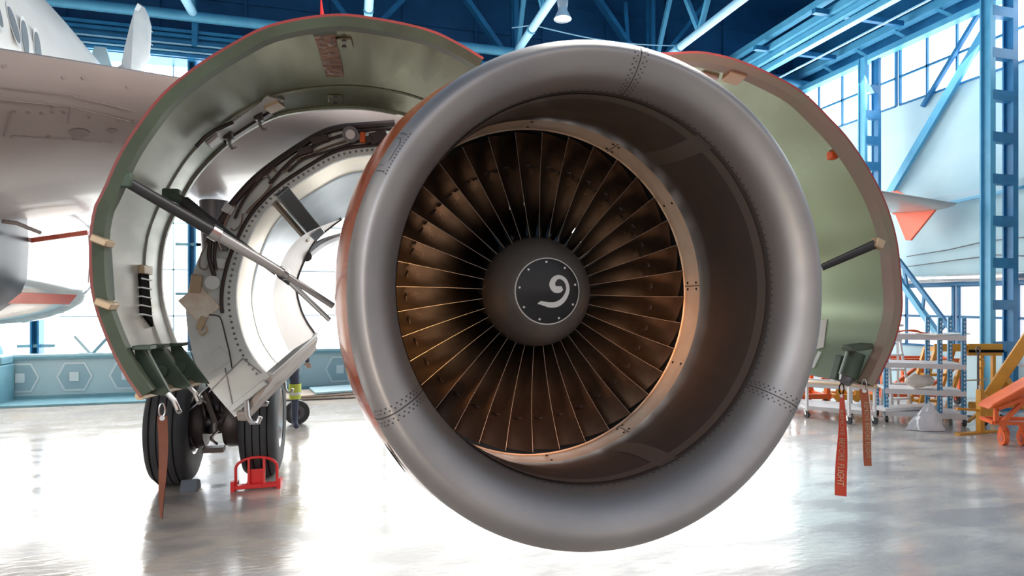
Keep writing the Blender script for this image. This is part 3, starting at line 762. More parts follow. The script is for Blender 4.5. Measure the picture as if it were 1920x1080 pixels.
MB().box(pl(1645, 457, -.055), (.06, .06, .06), Matrix.Rotation(.4, 3, 'Y')).build('end_bracket', 'tan', r3, bevel=.008)

# ------------------------------------------------------------------ thrust reverser door (C duct)
s0 = -1.3
C1 = [(740, 228), (690, 232), (640, 236), (600, 248), (540, 285), (480, 330), (430, 385), (395, 440), (368, 495), (350, 560), (352, 620), (370, 690), (400, 735), (440, 782)]
C2 = [(740, 286), (700, 289), (640, 299), (580, 330), (520, 372), (480, 420), (452, 490), (442, 560), (455, 630), (478, 675), (505, 706)]
c1 = resample(P2(C1, s0), NP); c2 = resample(P2(C2, s0), NP)
rev = MB(); q = lambda L, y: [V((p.x, y, p.y)) for p in L]
rev.loft([q(c1, 1.3), q(c2, 1.3)])
cc = V((-.80, .0, 0))
rev.mi = 1; rev.loft([q(c1, 1.3)] + [q([cc + (p - cc) * k for p in c1], y) for y, k in ((1.5, 1.0), (2.2, .96), (2.9, .86))])
rv = rev.build('thrust_reverser_door', ['grayp', 'duct'], eng, smooth=35)
rev = MB()
rev.loft([q([cc + (p - cc) * k for p in c2], y) for y, k in ((1.3, 1.0), (1.34, 1.0))])
rev.mi = 1; rev.loft([q([cc + (p - cc) * k for p in c2], y) for y, k in ((1.34, 1.0), (1.75, .985))])
rev.mi = 2; rev.loft([q([cc + (p - cc) * k for p in c2], y) for y, k in ((1.75, .975), (2.2, .945), (2.9, .86))])
rev.build('duct_wall', ['white', 'cream', 'duct'], rv, smooth=35)
# inner fixed structure
fI = resample([(p.x, p.z) for p in (pl(x, y, s0) for x, y in ((600, 425), (570, 440), (540, 470), (518, 520), (512, 564), (520, 608), (542, 660)))], 30)
bI = resample([(p.x, p.z) for p in (pl(x, y, -2.2) for x, y in ((640, 410), (620, 425), (590, 452), (567, 495), (555, 535), (562, 575), (574, 603), (592, 629)))], 30)
MB().loft([q(fI, 1.3), q([a_.lerp(b_, .5) for a_, b_ in zip(fI, bI)], 1.75), q(bI, 2.2)]).build('inner_fixed_structure', 'ifs', rv, smooth=40)
m = MB(); m.tube(q(bI, 2.2), .014, 8); m.build('trailing_edge', 'dsteel', rv)
MB().tube([V((p.x, 2.2 + .12 * k, p.y + .0)) for k, p in enumerate(bI[:12][::-1])], .05, 10).build('upper_seal', 'dsteel', rv)
# lower bifurcation panel and latch beam
v1, v2, v3, v4 = pl(505, 704, -1.3), pl(455, 772, -1.3), pl(585, 652, -2.2), pl(592, 628, -2.2)
m = MB(); m.add([v1, v2, v3, v4], [(0, 1, 2, 3)]); k_ = V((.02, 0, -.03)); m.add([v1 + k_, v2 + k_, v3 + k_, v4 + k_], [(0, 1, 2, 3)]); ribbon(m, [v1, v2, v3, v4, v1], [v1 + k_, v2 + k_, v3 + k_, v4 + k_, v1 + k_])
m.build('bifurcation_panel', 'ifs', rv, smooth=0)
b1, b2 = pl(452, 782, -1.28), pl(586, 648, -2.2)
m = MB(); m.bar(b1, b2, .07, .07); m.build('latch_beam', 'ifs', rv, bevel=.01)
m = MB(); m.bar(v1 + V((.0, 0, .01)), v4 + V((0, 0, .01)), .05, .02); m.build('beam_cap', 'white', rv, bevel=.005)
for px, py, s in ((536, 728, -1.75), (488, 752, -1.5), (466, 780, -1.26)):
    p = pl(px, py, s); sc = 1.5 if s > -1.3 else 1
    MB().tube([p + V((-.01, 0, .07)) * sc, p + V((-.005, 0, .0)) * sc, p + V((.012, 0, -.03)) * sc, p + V((.04, 0, -.03)) * sc, p + V((.05, 0, -.005)) * sc], .011 * sc, 8).build('latch_hook', 'steel', rv)
# upper strut
u1, u2 = pl(522, 352, -1.32), pl(592, 436, -1.75)
m = MB(); m.bar(u1, u2, .13, .10, (1, 0, 1)); m.build('upper_strut', 'duct', rv, bevel=.006)
m = MB(); m.bar(u1 + V((-.06, 0, -.06)), u2 + V((-.06, 0, -.06)), .03, .03); m.build('strut_edge', 'cream', rv)
# things on the bulkhead face: rail ring, seam lines, plates, harness
def face(px, py, o=.02): return pl(px, py, s0 + o)
ins = [a_.lerp(b_, .72) for a_, b_ in zip(c1, c2)]
MB().tube([V((p.x, 1.285, p.y)) for p in ins[:46]], .012, 8).build('flange_ring', 'pipe', rv)
fb = MB().disc((0, 0, 0), V((0, -1, 0)), .009, 6, .004).build('flange_bolt', 'dsteel', rv, smooth=0)
for i in range(2, NP - 2):
    p = c1[i].lerp(c2[i], .86); o = fb if i == 2 else fb.copy(); o.location = (p.x, 1.297, p.y)
    if i > 2: COL.objects.link(o); o.parent = rv
MB().tube([V((p.x, 1.29, p.y)) for p in [a_.lerp(b_, .06) for a_, b_ in zip(c1, c2)][:34]], .024, 8).build('edge_seal', 'pipe', rv)
for path, r_ in (([(735, 242), (690, 244), (648, 252), (600, 268), (560, 290), (535, 312), (505, 345)], .014),
                 ([(720, 262), (680, 264), (650, 272), (600, 288), (565, 300), (540, 322)], .010),
                 ([(640, 240), (600, 252), (560, 278), (520, 305), (480, 345), (455, 378), (440, 410)], .012),
                 ([(655, 262), (615, 275), (585, 288), (560, 296), (558, 306), (540, 316), (520, 325), (512, 312)], .009),
                 ([(500, 322), (480, 340), (500, 330), (508, 345), (498, 362), (470, 390), (462, 400)], .009),
                 ([(440, 385), (425, 410), (418, 430), (410, 452), (415, 470)], .013),
                 ([(395, 445), (392, 480), (398, 505), (402, 518)], .018),
                 ([(405, 445), (402, 480), (405, 505)], .014),
                 ([(388, 455), (376, 480), (374, 500), (386, 505), (393, 490)], .007),
                 ([(392, 590), (408, 592), (415, 600), (425, 640), (430, 660), (435, 690)], .006),
                 ([(455, 400), (452, 420), (440, 432), (432, 428)], .007)):
    MB().tube(catmull([face(*p_, .035) for p_ in path], 24), r_ * .8, 8).build('hydraulic_pipe', 'pipe' if int(r_ * 1000) % 2 == 0 else 'pipe2', rv)
pmp = MB().tube([face(657, 252, .02), face(657, 252, .10)], .055, 20).build('pump', 'dsteel', rv)
MB().tube([face(657, 252, .09), face(657, 252, .11)], .032, 20).build('pump_cover', 'steel', pmp)
MB().box(face(680, 258, .05), (.04, .05, .07)).build('valve', 'ora', rv, bevel=.008)
for px, py, w_, h_ in ((600, 262, .12, .05), (572, 283, .10, .05), (710, 258, .12, .08), (693, 262, .06, .05)):
    MB().box(face(px, py, .03), (w_, .05, h_), Matrix.Rotation(-.3, 3, 'Y')).build('actuator_block', 'pipe', rv, bevel=.006)
MB().box(face(428, 392, .03), (.07, .03, .06), Matrix.Rotation(.5, 3, 'Y')).build('junction_box', 'white', rv, bevel=.006)
MB().box(face(374, 570, .012), (.20, .02, .17), Matrix.Rotation(R(50), 3, 'Y')).build('data_plate', 'plate', rv, bevel=.004)
MB().tube([face(398, 530, .0), face(398, 530, .06)], .045, 18).build('connector', 'grayp', rv)
MB().box(face(412, 493, .02), (.07, .03, .075), Matrix.Rotation(.2, 3, 'Y')).build('connector_box', 'grayp', rv, bevel=.012)
MB().box(face(420, 462, .02), (.05, .03, .06)).build('clip_block', 'dsteel', rv, bevel=.006)
MB().box(face(368, 532, .02), (.07, .03, .12), Matrix.Rotation(.1, 3, 'Y')).build('terminal_block', 'tan', rv, bevel=.008)
m = MB(); m.tube(catmull([face(378, 612, .03), face(375, 622, .03), (face(380, 628, .03)), face(388, 620, .03), face(384, 608, .03)], 14), .007, 8); m.build('lanyard', 'tan', rv)
MB().box(face(378, 606, .02), (.04, .03, .09), Matrix.Rotation(.4, 3, 'Y')).build('lanyard_tag', 'tan', rv, bevel=.006)
for px, py, w_, h_ in ((410, 672, .11, .12), (388, 685, .11, .09)):
    MB().box(face(px, py, .008), (w_, .016, h_), Matrix.Rotation(R(50), 3, 'Y')).build('cover_plate', 'grayp', rv, bevel=.006)
m = MB()
for a_, b_ in (((352, 640), (372, 704)), ((392, 735), (455, 672)), ((422, 690), (437, 765)), ((455, 672), (490, 700))):
    m.bar(face(*a_, .004), face(*b_, .004), .006, .006)
m.build('panel_line', 'dsteel', rv, smooth=0)
MB().bar(face(432, 768, .02), face(498, 716, .02), .05, .04).build('edge_stiffener', 'grayp', rv, bevel=.006)
# pylon above the core
m = MB(); m.prism([(.2, 1.28), (1.6, 1.45), (3.4, 1.5), (4.2, 1.2), (3.2, .75), (1.9, .55), (.9, .62)], .34, lambda u, v, d: V((-.17 + d, u, v))); m.build('pylon', 'wing', eng, bevel=.03)

# ================================================================== AIRPLANE
ap = thing('airplane', 'white airliner whose wing and belly fill the left side', 'airplane', (-5.5, 8, 0))
APi = V((-5.5, 8, 0))
def apart(mb, name, mt, parent=None, **k):
    o = mb.build(name, mt, None, **k); o.parent = parent or ap
    if not parent: o.matrix_parent_inverse = Matrix.Translation(-APi)
    return o
def le_y(x): return 4.39 + .363 * (x + 1.09)
def le_z(x): return 3.30 + .032 * (x + 1.5)
def chord(x): return 6.0 - .52 * (x + 3.2) if x < 1.5 else max(1.35, 3.55 - (x - 1.5) * .235)
def wing_sec(x, n=18):
    c = chord(x); tk = (.115 if x < 1.5 else .11) * c; y0 = le_y(x); z0 = le_z(x); P = []
    for k in range(n + 1):           # upper from TE to LE
        u = (1 - cos(pi * (1 - k / n))) / 2; P.append(V((x, y0 + u * c, z0 + (.16 if x < 1.5 else .3) * tk * (2.97 * sqrt(u) - 1.26 * u - 3.5 * u * u + 2.8 * u**3 - 1.0 * u**4) * .9)))
    for k in range(1, n + 1):
        u = (1 - cos(pi * k / n)) / 2; P.append(V((x, y0 + u * c, z0 - (.52 + .55 * max(0, min(1, (-x - .4) / 2.8))) * tk * (2.97 * sqrt(u) - 1.26 * u - 3.5 * u * u + 2.8 * u**3 - 1.0 * u**4))))
    return P
xs = [-4.5, -3.2, -2, -1, 0, 1, 1.5, 2.5, 4, 5.5, 7, 8.5, 9.8, 10.8, 11.05]
wing = apart(MB().loft([wing_sec(x) for x in xs], True, True), 'wing', 'wing', smooth=50)
WG = MB().loft([wing_sec(x) for x in xs], True); bw = BVHTree.FromPolygons([V(p) for p in WG.v], WG.f)
def whit(px, py, off=.003):
    h = bw.ray_cast(CAM, ray(px, py).normalized()); 
    if h[0] is None: return None
    nr = h[1] if h[1].dot(ray(px, py)) < 0 else -h[1]
    return h[0] + nr * off, nr
def wline(pts, w=.008, mt='wingline', name='panel_line'):
    m = MB(); P = []
    for (a, b) in zip(pts[:-1], pts[1:]):
        for k in range(8): P.append(whit(a[0] + (b[0] - a[0]) * k / 8, a[1] + (b[1] - a[1]) * k / 8))
    P = [p for p in P if p]
    for p, q_ in zip(P[:-1], P[1:]): m.bar(p[0], q_[0], w, .003, p[1])
    if m.f: apart(m, name, mt, wing, smooth=0)
wline([(0, 163), (130, 178), (270, 213)], .006); wline([(0, 187), (130, 200), (262, 232)], .008)
wline([(22, 207), (5, 262)]); wline([(22, 255), (230, 268)], .006); wline([(130, 200), (125, 235)], .006)
m = MB()
for px, py in ((27, 209), (51, 211), (76, 213), (96, 201), (97, 211), (165, 221), (119, 212), (221, 227), (248, 229), (21, 257), (45, 255), (90, 256), (138, 261), (162, 264), (186, 266), (209, 267), (232, 267), (8, 124), (120, 145), (157, 146), (240, 162)):
    h = whit(px, py)
    if h: apart(MB().disc(h[0], h[1], .010, 8), 'fastener', 'wingline', wing, smooth=0)
for px, py, rx in ((148, 249, .055), (210, 245, .03)):
    h = whit(px, py)
    if h: apart(MB().disc(h[0], h[1], rx, 20), 'access_cap', 'wingline', wing, smooth=0)
# wing tip fence
xt = 10.98; zf = le_z(xt)
poly = [(9.05, zf + .02), (10.05, zf - .02), (9.80, zf - .60), (9.68, zf - .62)]
apart(MB().prism(poly, .05, lambda u, v, d: V((xt - .02 + d, u, v))), 'tip_fence', 'fence', bevel=.01)
apart(MB().prism([(9.3, zf - .01), (10.1, zf - .04), (10.2, zf + .45), (10.0, zf + .45)], .05, lambda u, v, d: V((xt - .02 + d, u, v))), 'tip_fence', 'fence', bevel=.01)
apart(MB().lathe([(.001, 8.7), (.10, 8.95), (.14, 9.4), (.12, 9.9), (.001, 10.5)], (7.6, 0, le_z(7.6) - .16), n=16), 'flap_fairing', 'fence')
# fuselage
def fsec(cx, y, cz, r, n=40): return [V((cx + r * cos(2 * pi * k / n), y, cz + r * sin(2 * pi * k / n))) for k in range(n)]
FS = [(-5.0, 1.5, 4.05, 2.05), (-5.0, 4, 4.05, 2.05), (-5.0, 7, 4.05, 2.05), (-5.0, 8.6, 4.05, 2.05), (-5.0, 10, 4.08, 1.95), (-5.0, 11.2, 4.15, 1.7), (-5.0, 13.3, 4.3, 1.3)]
fus = apart(MB().loft([fsec(*f_) for f_ in FS], True, True), 'fuselage', 'fuse', smooth=60)
FG = MB().loft([fsec(*f_) for f_ in FS], True); bf = BVHTree.FromPolygons([V(p) for p in FG.v], FG.f)
for px, py in ((25, 47), (46, 72), (70, 92), (-8, 15)):
    h = bf.ray_cast(CAM, ray(px, py).normalized())
    if h[0] is None: continue
    p, nr = h[0], h[1]
    if nr.dot(ray(px, py)) > 0: nr = -nr
    x = V((0, 1, 0)); x = (x - nr * x.dot(nr)).normalized(); y = nr.cross(x)
    for nm, s_, of, mt in (('window_rim', 1.25, .004, 'fin'), ('cabin_window', 1, .008, 'glassd')):
        m = MB(); pts = []
        for k in range(24):
            a = 2 * pi * k / 24; pts.append(p + nr * of + x * (.062 * s_ * cos(a)) + y * (.17 * s_ * sin(a)))
        m.add(pts, [tuple(range(24))]); apart(m, nm, mt, fus, smooth=0)
# belly fairing under the wing
def bsec(y, x1, zb, zt):
    P = []; cx = -5.5; hx = x1 - cx; cz = (zb + zt) / 2; hz = (zt - zb) / 2
    for k in range(40):
        a = 2 * pi * k / 40; ca, sa = cos(a), sin(a); e = .55
        P.append(V((cx + hx * math.copysign(abs(ca) ** e, ca), y, cz + hz * math.copysign(abs(sa) ** e, sa))))
    return P
BEL = [(4.3, -3.85, 1.70, 3.3), (5.3, -3.5, 1.58, 3.3), (7, -3.15, 1.52, 3.3), (8.5, -3.1, 1.50, 3.3), (9.6, -3.2, 1.56, 3.3), (11.0, -3.8, 1.9, 3.3)]
bel = apart(MB().loft([bsec(*q_) for q_ in BEL], True, True), 'belly_fairing', 'belly', smooth=60)
def bring(y0, y1, z0, z1, mt, name, o=.006):
    m = MB(); sc = []
    for j in range(5):
        y = y0 + (y1 - y0) * j / 4
        yy = [q_[:3] for q_ in BEL]
        for a_, b_ in zip(yy[:-1], yy[1:]):
            if a_[0] <= y <= b_[0]:
                u = (y - a_[0]) / (b_[0] - a_[0]); x1 = a_[1] + (b_[1] - a_[1]) * u; zb = a_[2] + (b_[2] - a_[2]) * u
        P = [p for p in bsec(y, x1 + o, zb - o, 3.3 + o)]
        P = P[20:] + P[:20]; P = [p for p in P if z0 <= p.z <= z1 and p.x > -5.5]
        sc.append(P)
    n_ = min(len(p) for p in sc); m.loft([p[:n_] for p in sc]); apart(m, name, mt, bel, smooth=60)
bring(6.75, 7.2, 1.4, 2.9, 'bellydark', 'dark_band')
bring(6.7, 8.4, 1.79, 1.95, 'bellyred', 'red_stripe')
bring(8.62, 8.95, 2.0, 2.75, 'bellyred', 'red_band')
# flap edge / wing root line
apart(MB().tube([atD(5, 415, 5.6), atD(30, 418, 5.7), atD(75, 436, 6.0)], .02, 8), 'drain_mast', 'wingline')
apart(MB().bar(atD(52, 452, 6.2), atD(165, 436, 6.4), .04, .05), 'flap_seal', 'bellyred', smooth=0)
# tail fin seen above the wing
fy = 12.1
pf = [(225, 132), (232, 95), (243, 50), (252, 18), (258, 6), (264, 8), (272, 25), (277, 45), (276, 75), (274, 100), (268, 118), (245, 140)]
P = [atY(x, y, fy + (.25 if x > 262 else 0)) for x, y in pf]
m = MB(); nrm = V((.25, .97, 0))
m.add(P + [p + nrm * .12 for p in P], [tuple(range(len(P)))] + [tuple(range(2 * len(P) - 1, len(P) - 1, -1))] + [(k, (k + 1) % len(P), len(P) + (k + 1) % len(P), len(P) + k) for k in range(len(P))])
fin = apart(m, 'tail_fin', 'fin', smooth=30)
bs = atY(245, 140, fy); apart(MB().bar(bs, V((-5.0, 12.1, 4.9)), .2, .35), 'fin_root', 'fin', smooth=0)
for py in (50, 75, 98): a_ = atY(276, py, fy + .25); apart(MB().cyl(a_, a_ + V((.06, .1, -.05)), .006, 6), 'static_wick', 'white', fin)
apart(MB().prism([(0, 0), (.42, 0), (.30, .42), (.12, .42)], .08, lambda u, v, d: atY(163, 128, 12.8) + V((u, d, v))), 'tail_fin', 'teal_lt')
# red tipped antenna over the cowl crown
p = atD(604, 30, 5.2); apart(MB().tube([p + V((0, 0, -.35)), p, p + V((-.01, 0, .16))], [.022, .018, .004], 8), 'wick', 'redchock')
# ---- main landing gear
def wheel(cx, cy, r, w, name_lbl=None):
    t = MB()
    pr = [(r * .52, -w * .46), (r * .62, -w * .5), (r * .80, -w * .49), (r * .92, -w * .43), (r * .985, -w * .30), (r, -w * .15), (r, w * .15), (r * .985, w * .30), (r * .92, w * .43), (r * .80, w * .49), (r * .62, w * .5), (r * .52, w * .46)]
    t.lathe(pr, (cx, cy, r), 'X', 64)
    t.mi = 0
    o = apart(t, 'main_wheel', 'rubber', smooth=50)
    g_ = MB()
    for x in (-.10, -.035, .035, .10): g_.lathe([(r * 1.002 - abs(x) * .02, x - .006), (r * 1.002 - abs(x) * .02, x + .006)], (cx, cy, r), 'X', 64)
    apart(g_, 'tread_groove', 'black', o)
    hb = apart(MB().lathe([(r * .02, w * .30), (r * .2, w * .32), (r * .24, w * .2), (r * .44, w * .18), (r * .50, w * .40), (r * .53, w * .45), (r * .52, -w * .46), (r * .1, -w * .3)], (cx, cy, r), 'X', 48), 'rim', 'steel', o)
    m = MB()
    for k in range(9):
        a = 2 * pi * k / 9; m.disc(V((cx + w * .19, cy + r * .34 * cos(a), r + r * .34 * sin(a))), V((1, 0, 0)), r * .07, 10, .004)
    apart(m, 'rim_hole', 'black', hb, smooth=0)
    return o
gy1 = 6.85; rW = .60; wW = .37
wheel(-1.69, gy1, rW, wW); wheel(-.88, gy1 + .1, rW, wW)
apart(MB().cyl((-1.6, gy1 + .05, rW), (-1.05, gy1 + .08, rW), .085), 'axle', 'dsteel')
for x in (-1.51, -1.15): apart(MB().lathe([(.06, -.09), (.25, -.09), (.27, -.05), (.27, .05), (.25, .09), (.06, .09)], (x, gy1 + .05, rW), 'X', 24), 'brake_pack', 'pipe')
apart(MB().tube([(-1.34, gy1 + .07, rW - .12), (-1.34, gy1 + .07, 1.45), (-1.36, gy1 + .1, 2.9)], [.10, .10, .15], 18), 'shock_strut', 'dsteel')
for a_, b_, w_ in (((-1.42, gy1 - .12, .95), (-1.30, gy1 - .14, .62), .05), ((-1.25, gy1 - .12, 1.25), (-1.30, gy1 - .16, .8), .05), ((-1.6, gy1, .85), (-1.15, gy1 - .1, .62), .035), ((-1.45, gy1 - .1, 1.2), (-1.2, gy1 - .1, 1.1), .06)):
    apart(MB().bar(a_, b_, w_, w_), 'torque_link', 'pipe', smooth=0)
random.seed(5)
for k in range(16):
    x = -1.52 + random.random() * .38; z = .38 + random.random() * .85; y = gy1 - .08 - random.random() * .1
    apart(MB().tube(catmull([(x, y, z), (x + random.uniform(-.08, .08), y - .04, z + .08), (x + random.uniform(-.12, .12), y + .02, z + .2)], 10), .012, 6), 'brake_hose', 'pipe' if k % 3 else 'steel')
apart(MB().tube([(-1.42, gy1 - .1, 1.25), (-1.5, gy1 - .12, .95), (-1.55, gy1 - .1, .82)], .022, 8), 'brake_rod', 'steel')
apart(MB().box((-1.33, gy1 - .1, .34), (.20, .12, .05)), 'jack_pad', 'pipe', smooth=0)

# ================================================================== FLOOR THINGS LEFT
# red wheel chock frame in front of the right tyre
cx, cy = -.88, gy1 + .1
t = thing('wheel_chock', 'bright red wheel chock frame set against the pinkish right tyre', 'wheel chock', (cx, cy - .53, 0))
arch = [V((-.19, 0, .03)), V((-.19, 0, .21))] + [V((-.19 * cos(a), 0, .21 + .10 * sin(a))) for a in [pi * k / 12 for k in range(1, 12)]] + [V((.19, 0, .21)), V((.19, 0, .03))]
MB().tube(arch, .014, 8).build('hoop', 'redchock', t)
for x in (-.07, .07): MB().bar((x, -.02, .02), (x, .0, .30), .02, .03).build('upright', 'redchock', t)
MB().add([(-.07, .01, .02), (.07, .01, .02), (.07, .012, .19), (-.07, .012, .19)], [(0, 1, 2, 3)]).build('centre_plate', 'redchock', t, smooth=0)
MB().box((0, -.02, .035), (.40, .07, .04)).build('base_bar', 'redchock', t, bevel=.006)
for x in (-.21, .21): MB().bar((x, -.04, .02), (x, .22, .02), .03, .04).build('side_arm', 'redchock', t); MB().box((x, -.04, .05), (.035, .05, .10)).build('foot', 'redchock', t)
# wedge chock behind left wheel
t = tag(MB().prism([(-.16, 0), (.16, 0), (.10, .10), (-.05, .14)], .26, lambda u, v, d: V((-1.58 + d * .6, gy1 - .30 + u * .6, v * .8))).build('rubber_chock', 'belchock', bevel=.01), 'small dark grey wedge chock on the floor before the left tyre', 'wheel chock')
# small wheel and worker behind
wp = g(557, 795)
t = thing('cart_wheel', 'small dark solid wheel standing on the floor beside the worker', 'wheel', wp)
nd = V((-wp.x, -wp.y, 0)).normalized()
MB().tube([V((0, 0, .18)) - nd * .05, V((0, 0, .18)) + nd * .05], .18, 32).build('tyre', 'rubber', t)
MB().tube([V((0, 0, .18)) + nd * .045, V((0, 0, .18)) + nd * .056], .11, 24).build('hub', 'dsteel', t)
MB().tube([V((0, 0, .18)) + nd * .05, V((0, 0, .18)) + nd * .062], .05, 18).build('cap', 'pipe', t)
def skin_body(name, joints, edges, mt, parent=None, sub=2):
    me = bpy.data.meshes.new(name); me.from_pydata([j[0] for j in joints], edges, [])
    o = bpy.data.objects.new(name, me); COL.objects.link(o)
    if parent: o.parent = parent
    sm = o.modifiers.new('skin', 'SKIN'); ss = o.modifiers.new('sub', 'SUBSURF'); ss.levels = sub; ss.render_levels = sub
    for i, j in enumerate(joints): me.skin_vertices[0].data[i].radius = (j[1], j[1] if len(j) < 3 else j[2])
    me.skin_vertices[0].data[0].use_root = True
    dg = bpy.context.evaluated_depsgraph_get(); dg.update()
    m2 = bpy.data.meshes.new_from_object(o.evaluated_get(dg)); o.modifiers.clear(); o.data = m2
    m2.materials.clear(); m2.materials.append(M[mt]); m2.polygons.foreach_set('use_smooth', [True] * len(m2.polygons))
    return o
pp = g(538, 806); pp = V((pp.x, pp.y, 0))
t = thing('person', 'worker in dark trousers with yellow reflective bands standing behind the right tyre', 'person', pp, R(20))
J = [((0, 0, .95), .14, .11), ((0, .02, 1.2), .15, .10), ((0, .01, 1.42), .15, .09), ((0, -.02, 1.52), .055), ((0, -.05, 1.62), .085), ((0, -.04, 1.72), .08),
     ((-.10, 0, .88), .085), ((-.11, -.02, .50), .06), ((-.11, .02, .10), .045), ((-.11, -.12, .035), .04), ((.10, 0, .88), .085), ((.11, -.02, .50), .06), ((.11, .02, .10), .045), ((.11, -.12, .035), .04),
     ((-.20, .0, 1.42), .05), ((-.25, -.05, 1.15), .042), ((-.22, -.25, .98), .034), ((.20, .0, 1.42), .05), ((.25, -.05, 1.15), .042), ((.22, -.25, .98), .034)]
EG = [(0, 1), (1, 2), (2, 3), (3, 4), (4, 5), (0, 6), (6, 7), (7, 8), (8, 9), (0, 10), (10, 11), (11, 12), (12, 13), (2, 14), (14, 15), (15, 16), (2, 17), (17, 18), (18, 19)]
skin_body('body', J, EG, 'cloth', t)
hd = MB().sphere((0, -.05, 1.66), .1, 16, (.82, .95, 1.2)); hd.sphere((0, -.145, 1.645), .018, 8); hd.sphere((-.085, -.04, 1.65), .022, 8, (.4, 1, 1.3)); hd.sphere((.085, -.04, 1.65), .022, 8, (.4, 1, 1.3)); hd.build('head', 'skin', t, smooth=60)
MB().sphere((0, -.03, 1.70), .105, 16, (.86, .98, .98)).build('hair', 'pipe', t, smooth=60)
for sx in (-1, 1):
    for k in range(4): MB().tube([(sx * .22 + (k - 1.5) * .016, -.26, .97), (sx * .22 + (k - 1.5) * .017, -.30, .94), (sx * .22 + (k - 1.5) * .017, -.32, .90)], [.009, .008, .006], 6).build('finger', 'skin', t)
    MB().tube([(sx * .22 - sx * .03, -.25, .97), (sx * .22 - sx * .05, -.28, .94)], .009, 6).build('thumb', 'skin', t)
    MB().lathe([(.078, .44), (.082, .50), (.085, .56), (.084, .66)], (sx * .11, -.015, 0), 'Z', 20).build('reflective_band', 'hiviz', t)
    MB().lathe([(.087, .50), (.090, .54)], (sx * .11, -.015, 0), 'Z', 20).build('silver_stripe', 'white', t)
m = MB(); m.lathe([(.17, .97), (.185, 1.2), (.19, 1.40), (.10, 1.50)], (0, .01, 0), 'Z', 24); m.build('vest', 'hiviz', t)
# stack of flat plates near the inlet foot
bq = g(640, 742)
t = thing('floor_boards', 'low stack of flat pale boards on the floor left of the inlet', 'boards', (bq.x, bq.y, 0))
for k, (dx, w_) in enumerate(((0, 1.6), (.1, 1.3), (.25, 1.0))): MB().box((dx - .3, k * .05, .03 + .045 * k), (w_, .8, .035), Matrix.Rotation(.1 * k, 3, 'Z')).build('board', 'wood' if k < 2 else 'teal_lt', t, bevel=.004)

# ================================================================== STREAMERS
def streamer(name, label, px, py0, py1, s, wid, mts, text, twist, tsize, curve=0, colr=None):
    top = ENG @ pl(px, py0, s); bot = ENG @ pl(px + curve, py1, s); L = (top - bot).length
    t = thing(name, label, 'warning streamer', bot, 0)
    face_dir = V((CAM.x - top.x, CAM.y - top.y, 0)).normalized(); side = V((-face_dir.y, face_dir.x, 0))
    def fr(u, v, off=0):          # u 0..1 down, v -1..1 across
        a = twist(u); x = side * cos(a) + face_dir * sin(a); nn = face_dir * cos(a) - side * sin(a)
        base = top.lerp(bot, u) + side * (curve * 0 + .005 * sin(u * 5))
        return base + x * (v * wid(u) / 2) + nn * off - bot
    m = MB(); rows = [[fr(i / 40, j / 4 - 1) for j in range(9)] for i in range(41)]; m.loft(rows)
    rows = [[fr(i / 40, j / 4 - 1, -.003) for j in range(9)] for i in range(41)]; m.loft(rows)
    st = m.build('strap', mts[0], t, smooth=40)
    m = MB(); ribbon(m, [fr(i / 40, .80, .0015) for i in range(41)], [fr(i / 40, 1.0, .0015) for i in range(41)])
    if len(mts) > 2: m.build('edge_band', mts[2], st, smooth=0)
    MB().tube([fr(.02, 0, -.004), fr(.02, 0, .004)], .012, 12).build('eyelet', 'white', st)
    ring_c = top + V((0, 0, .028)) - bot
    MB().tube([ring_c + side * (.013 * cos(a)) + V((0, 0, .032 * sin(a))) for a in [2 * pi * k / 16 for k in range(17)]], .004, 6).build('snap_ring', 'steel' if len(mts) < 4 else mts[3], t)
    if text:
        cu = bpy.data.curves.new('txt', 'FONT'); cu.body = text; cu.size = 1; cu.resolution_u = 3
        ob = bpy.data.objects.new('txt', cu); COL.objects.link(ob)
        dg = bpy.context.evaluated_depsgraph_get(); dg.update(); me = bpy.data.meshes.new_from_object(ob.evaluated_get(dg))
        bpy.data.objects.remove(ob)
        bm = bmesh.new(); bm.from_mesh(me); bmesh.ops.triangulate(bm, faces=bm.faces)
        for _ in range(2): bmesh.ops.subdivide_edges(bm, edges=[e_ for e_ in bm.edges if e_.calc_length() > .5], cuts=2)
        xs_ = [v.co.x for v in bm.verts]; x0, x1 = min(xs_), max(xs_); ys_ = [v.co.y for v in bm.verts]; yc = (min(ys_) + max(ys_)) / 2; yh = (max(ys_) - min(ys_)) / 2
        for v in bm.verts:
            u = .16 + .74 * (v.co.x - x0) / (x1 - x0); vv = (v.co.y - yc) / yh * tsize
            v.co = fr(u, vv, .003)
        bm.to_mesh(me); bm.free(); me.materials.clear(); me.materials.append(M[mts[1]])
        o = bpy.data.objects.new('lettering', me); COL.objects.link(o); o.parent = st
    return t
streamer('warning_streamer', 'long red remove before flight streamer hanging below the right cowl latch', 1578, 738, 930, -.12, lambda u: .034 + .030 * min(1, u * 1.6), ['redpaint2', 'tan', 'redpaint2', 'black'], 'REMOVE BEFORE FLIGHT', lambda u: .9 - 1.0 * u, .55)
streamer('warning_streamer', 'shorter dark red remove before flight streamer hanging right of the long one', 1620, 730, 874, -.05, lambda u: .05, ['redbrown', 'tan', 'grayp', 'steel'], 'REMOVE BEFORE FLIGHT', lambda u: -.25 - .3 * u, .5, 10)
streamer('warning_streamer', 'narrow rusty brown streamer hanging below the left cowl in front of a tyre', 304, 780, 972, -.12, lambda u: .042, ['rust', 'tan'], None, lambda u: .1 + 1.25 * u ** 1.3, .5)

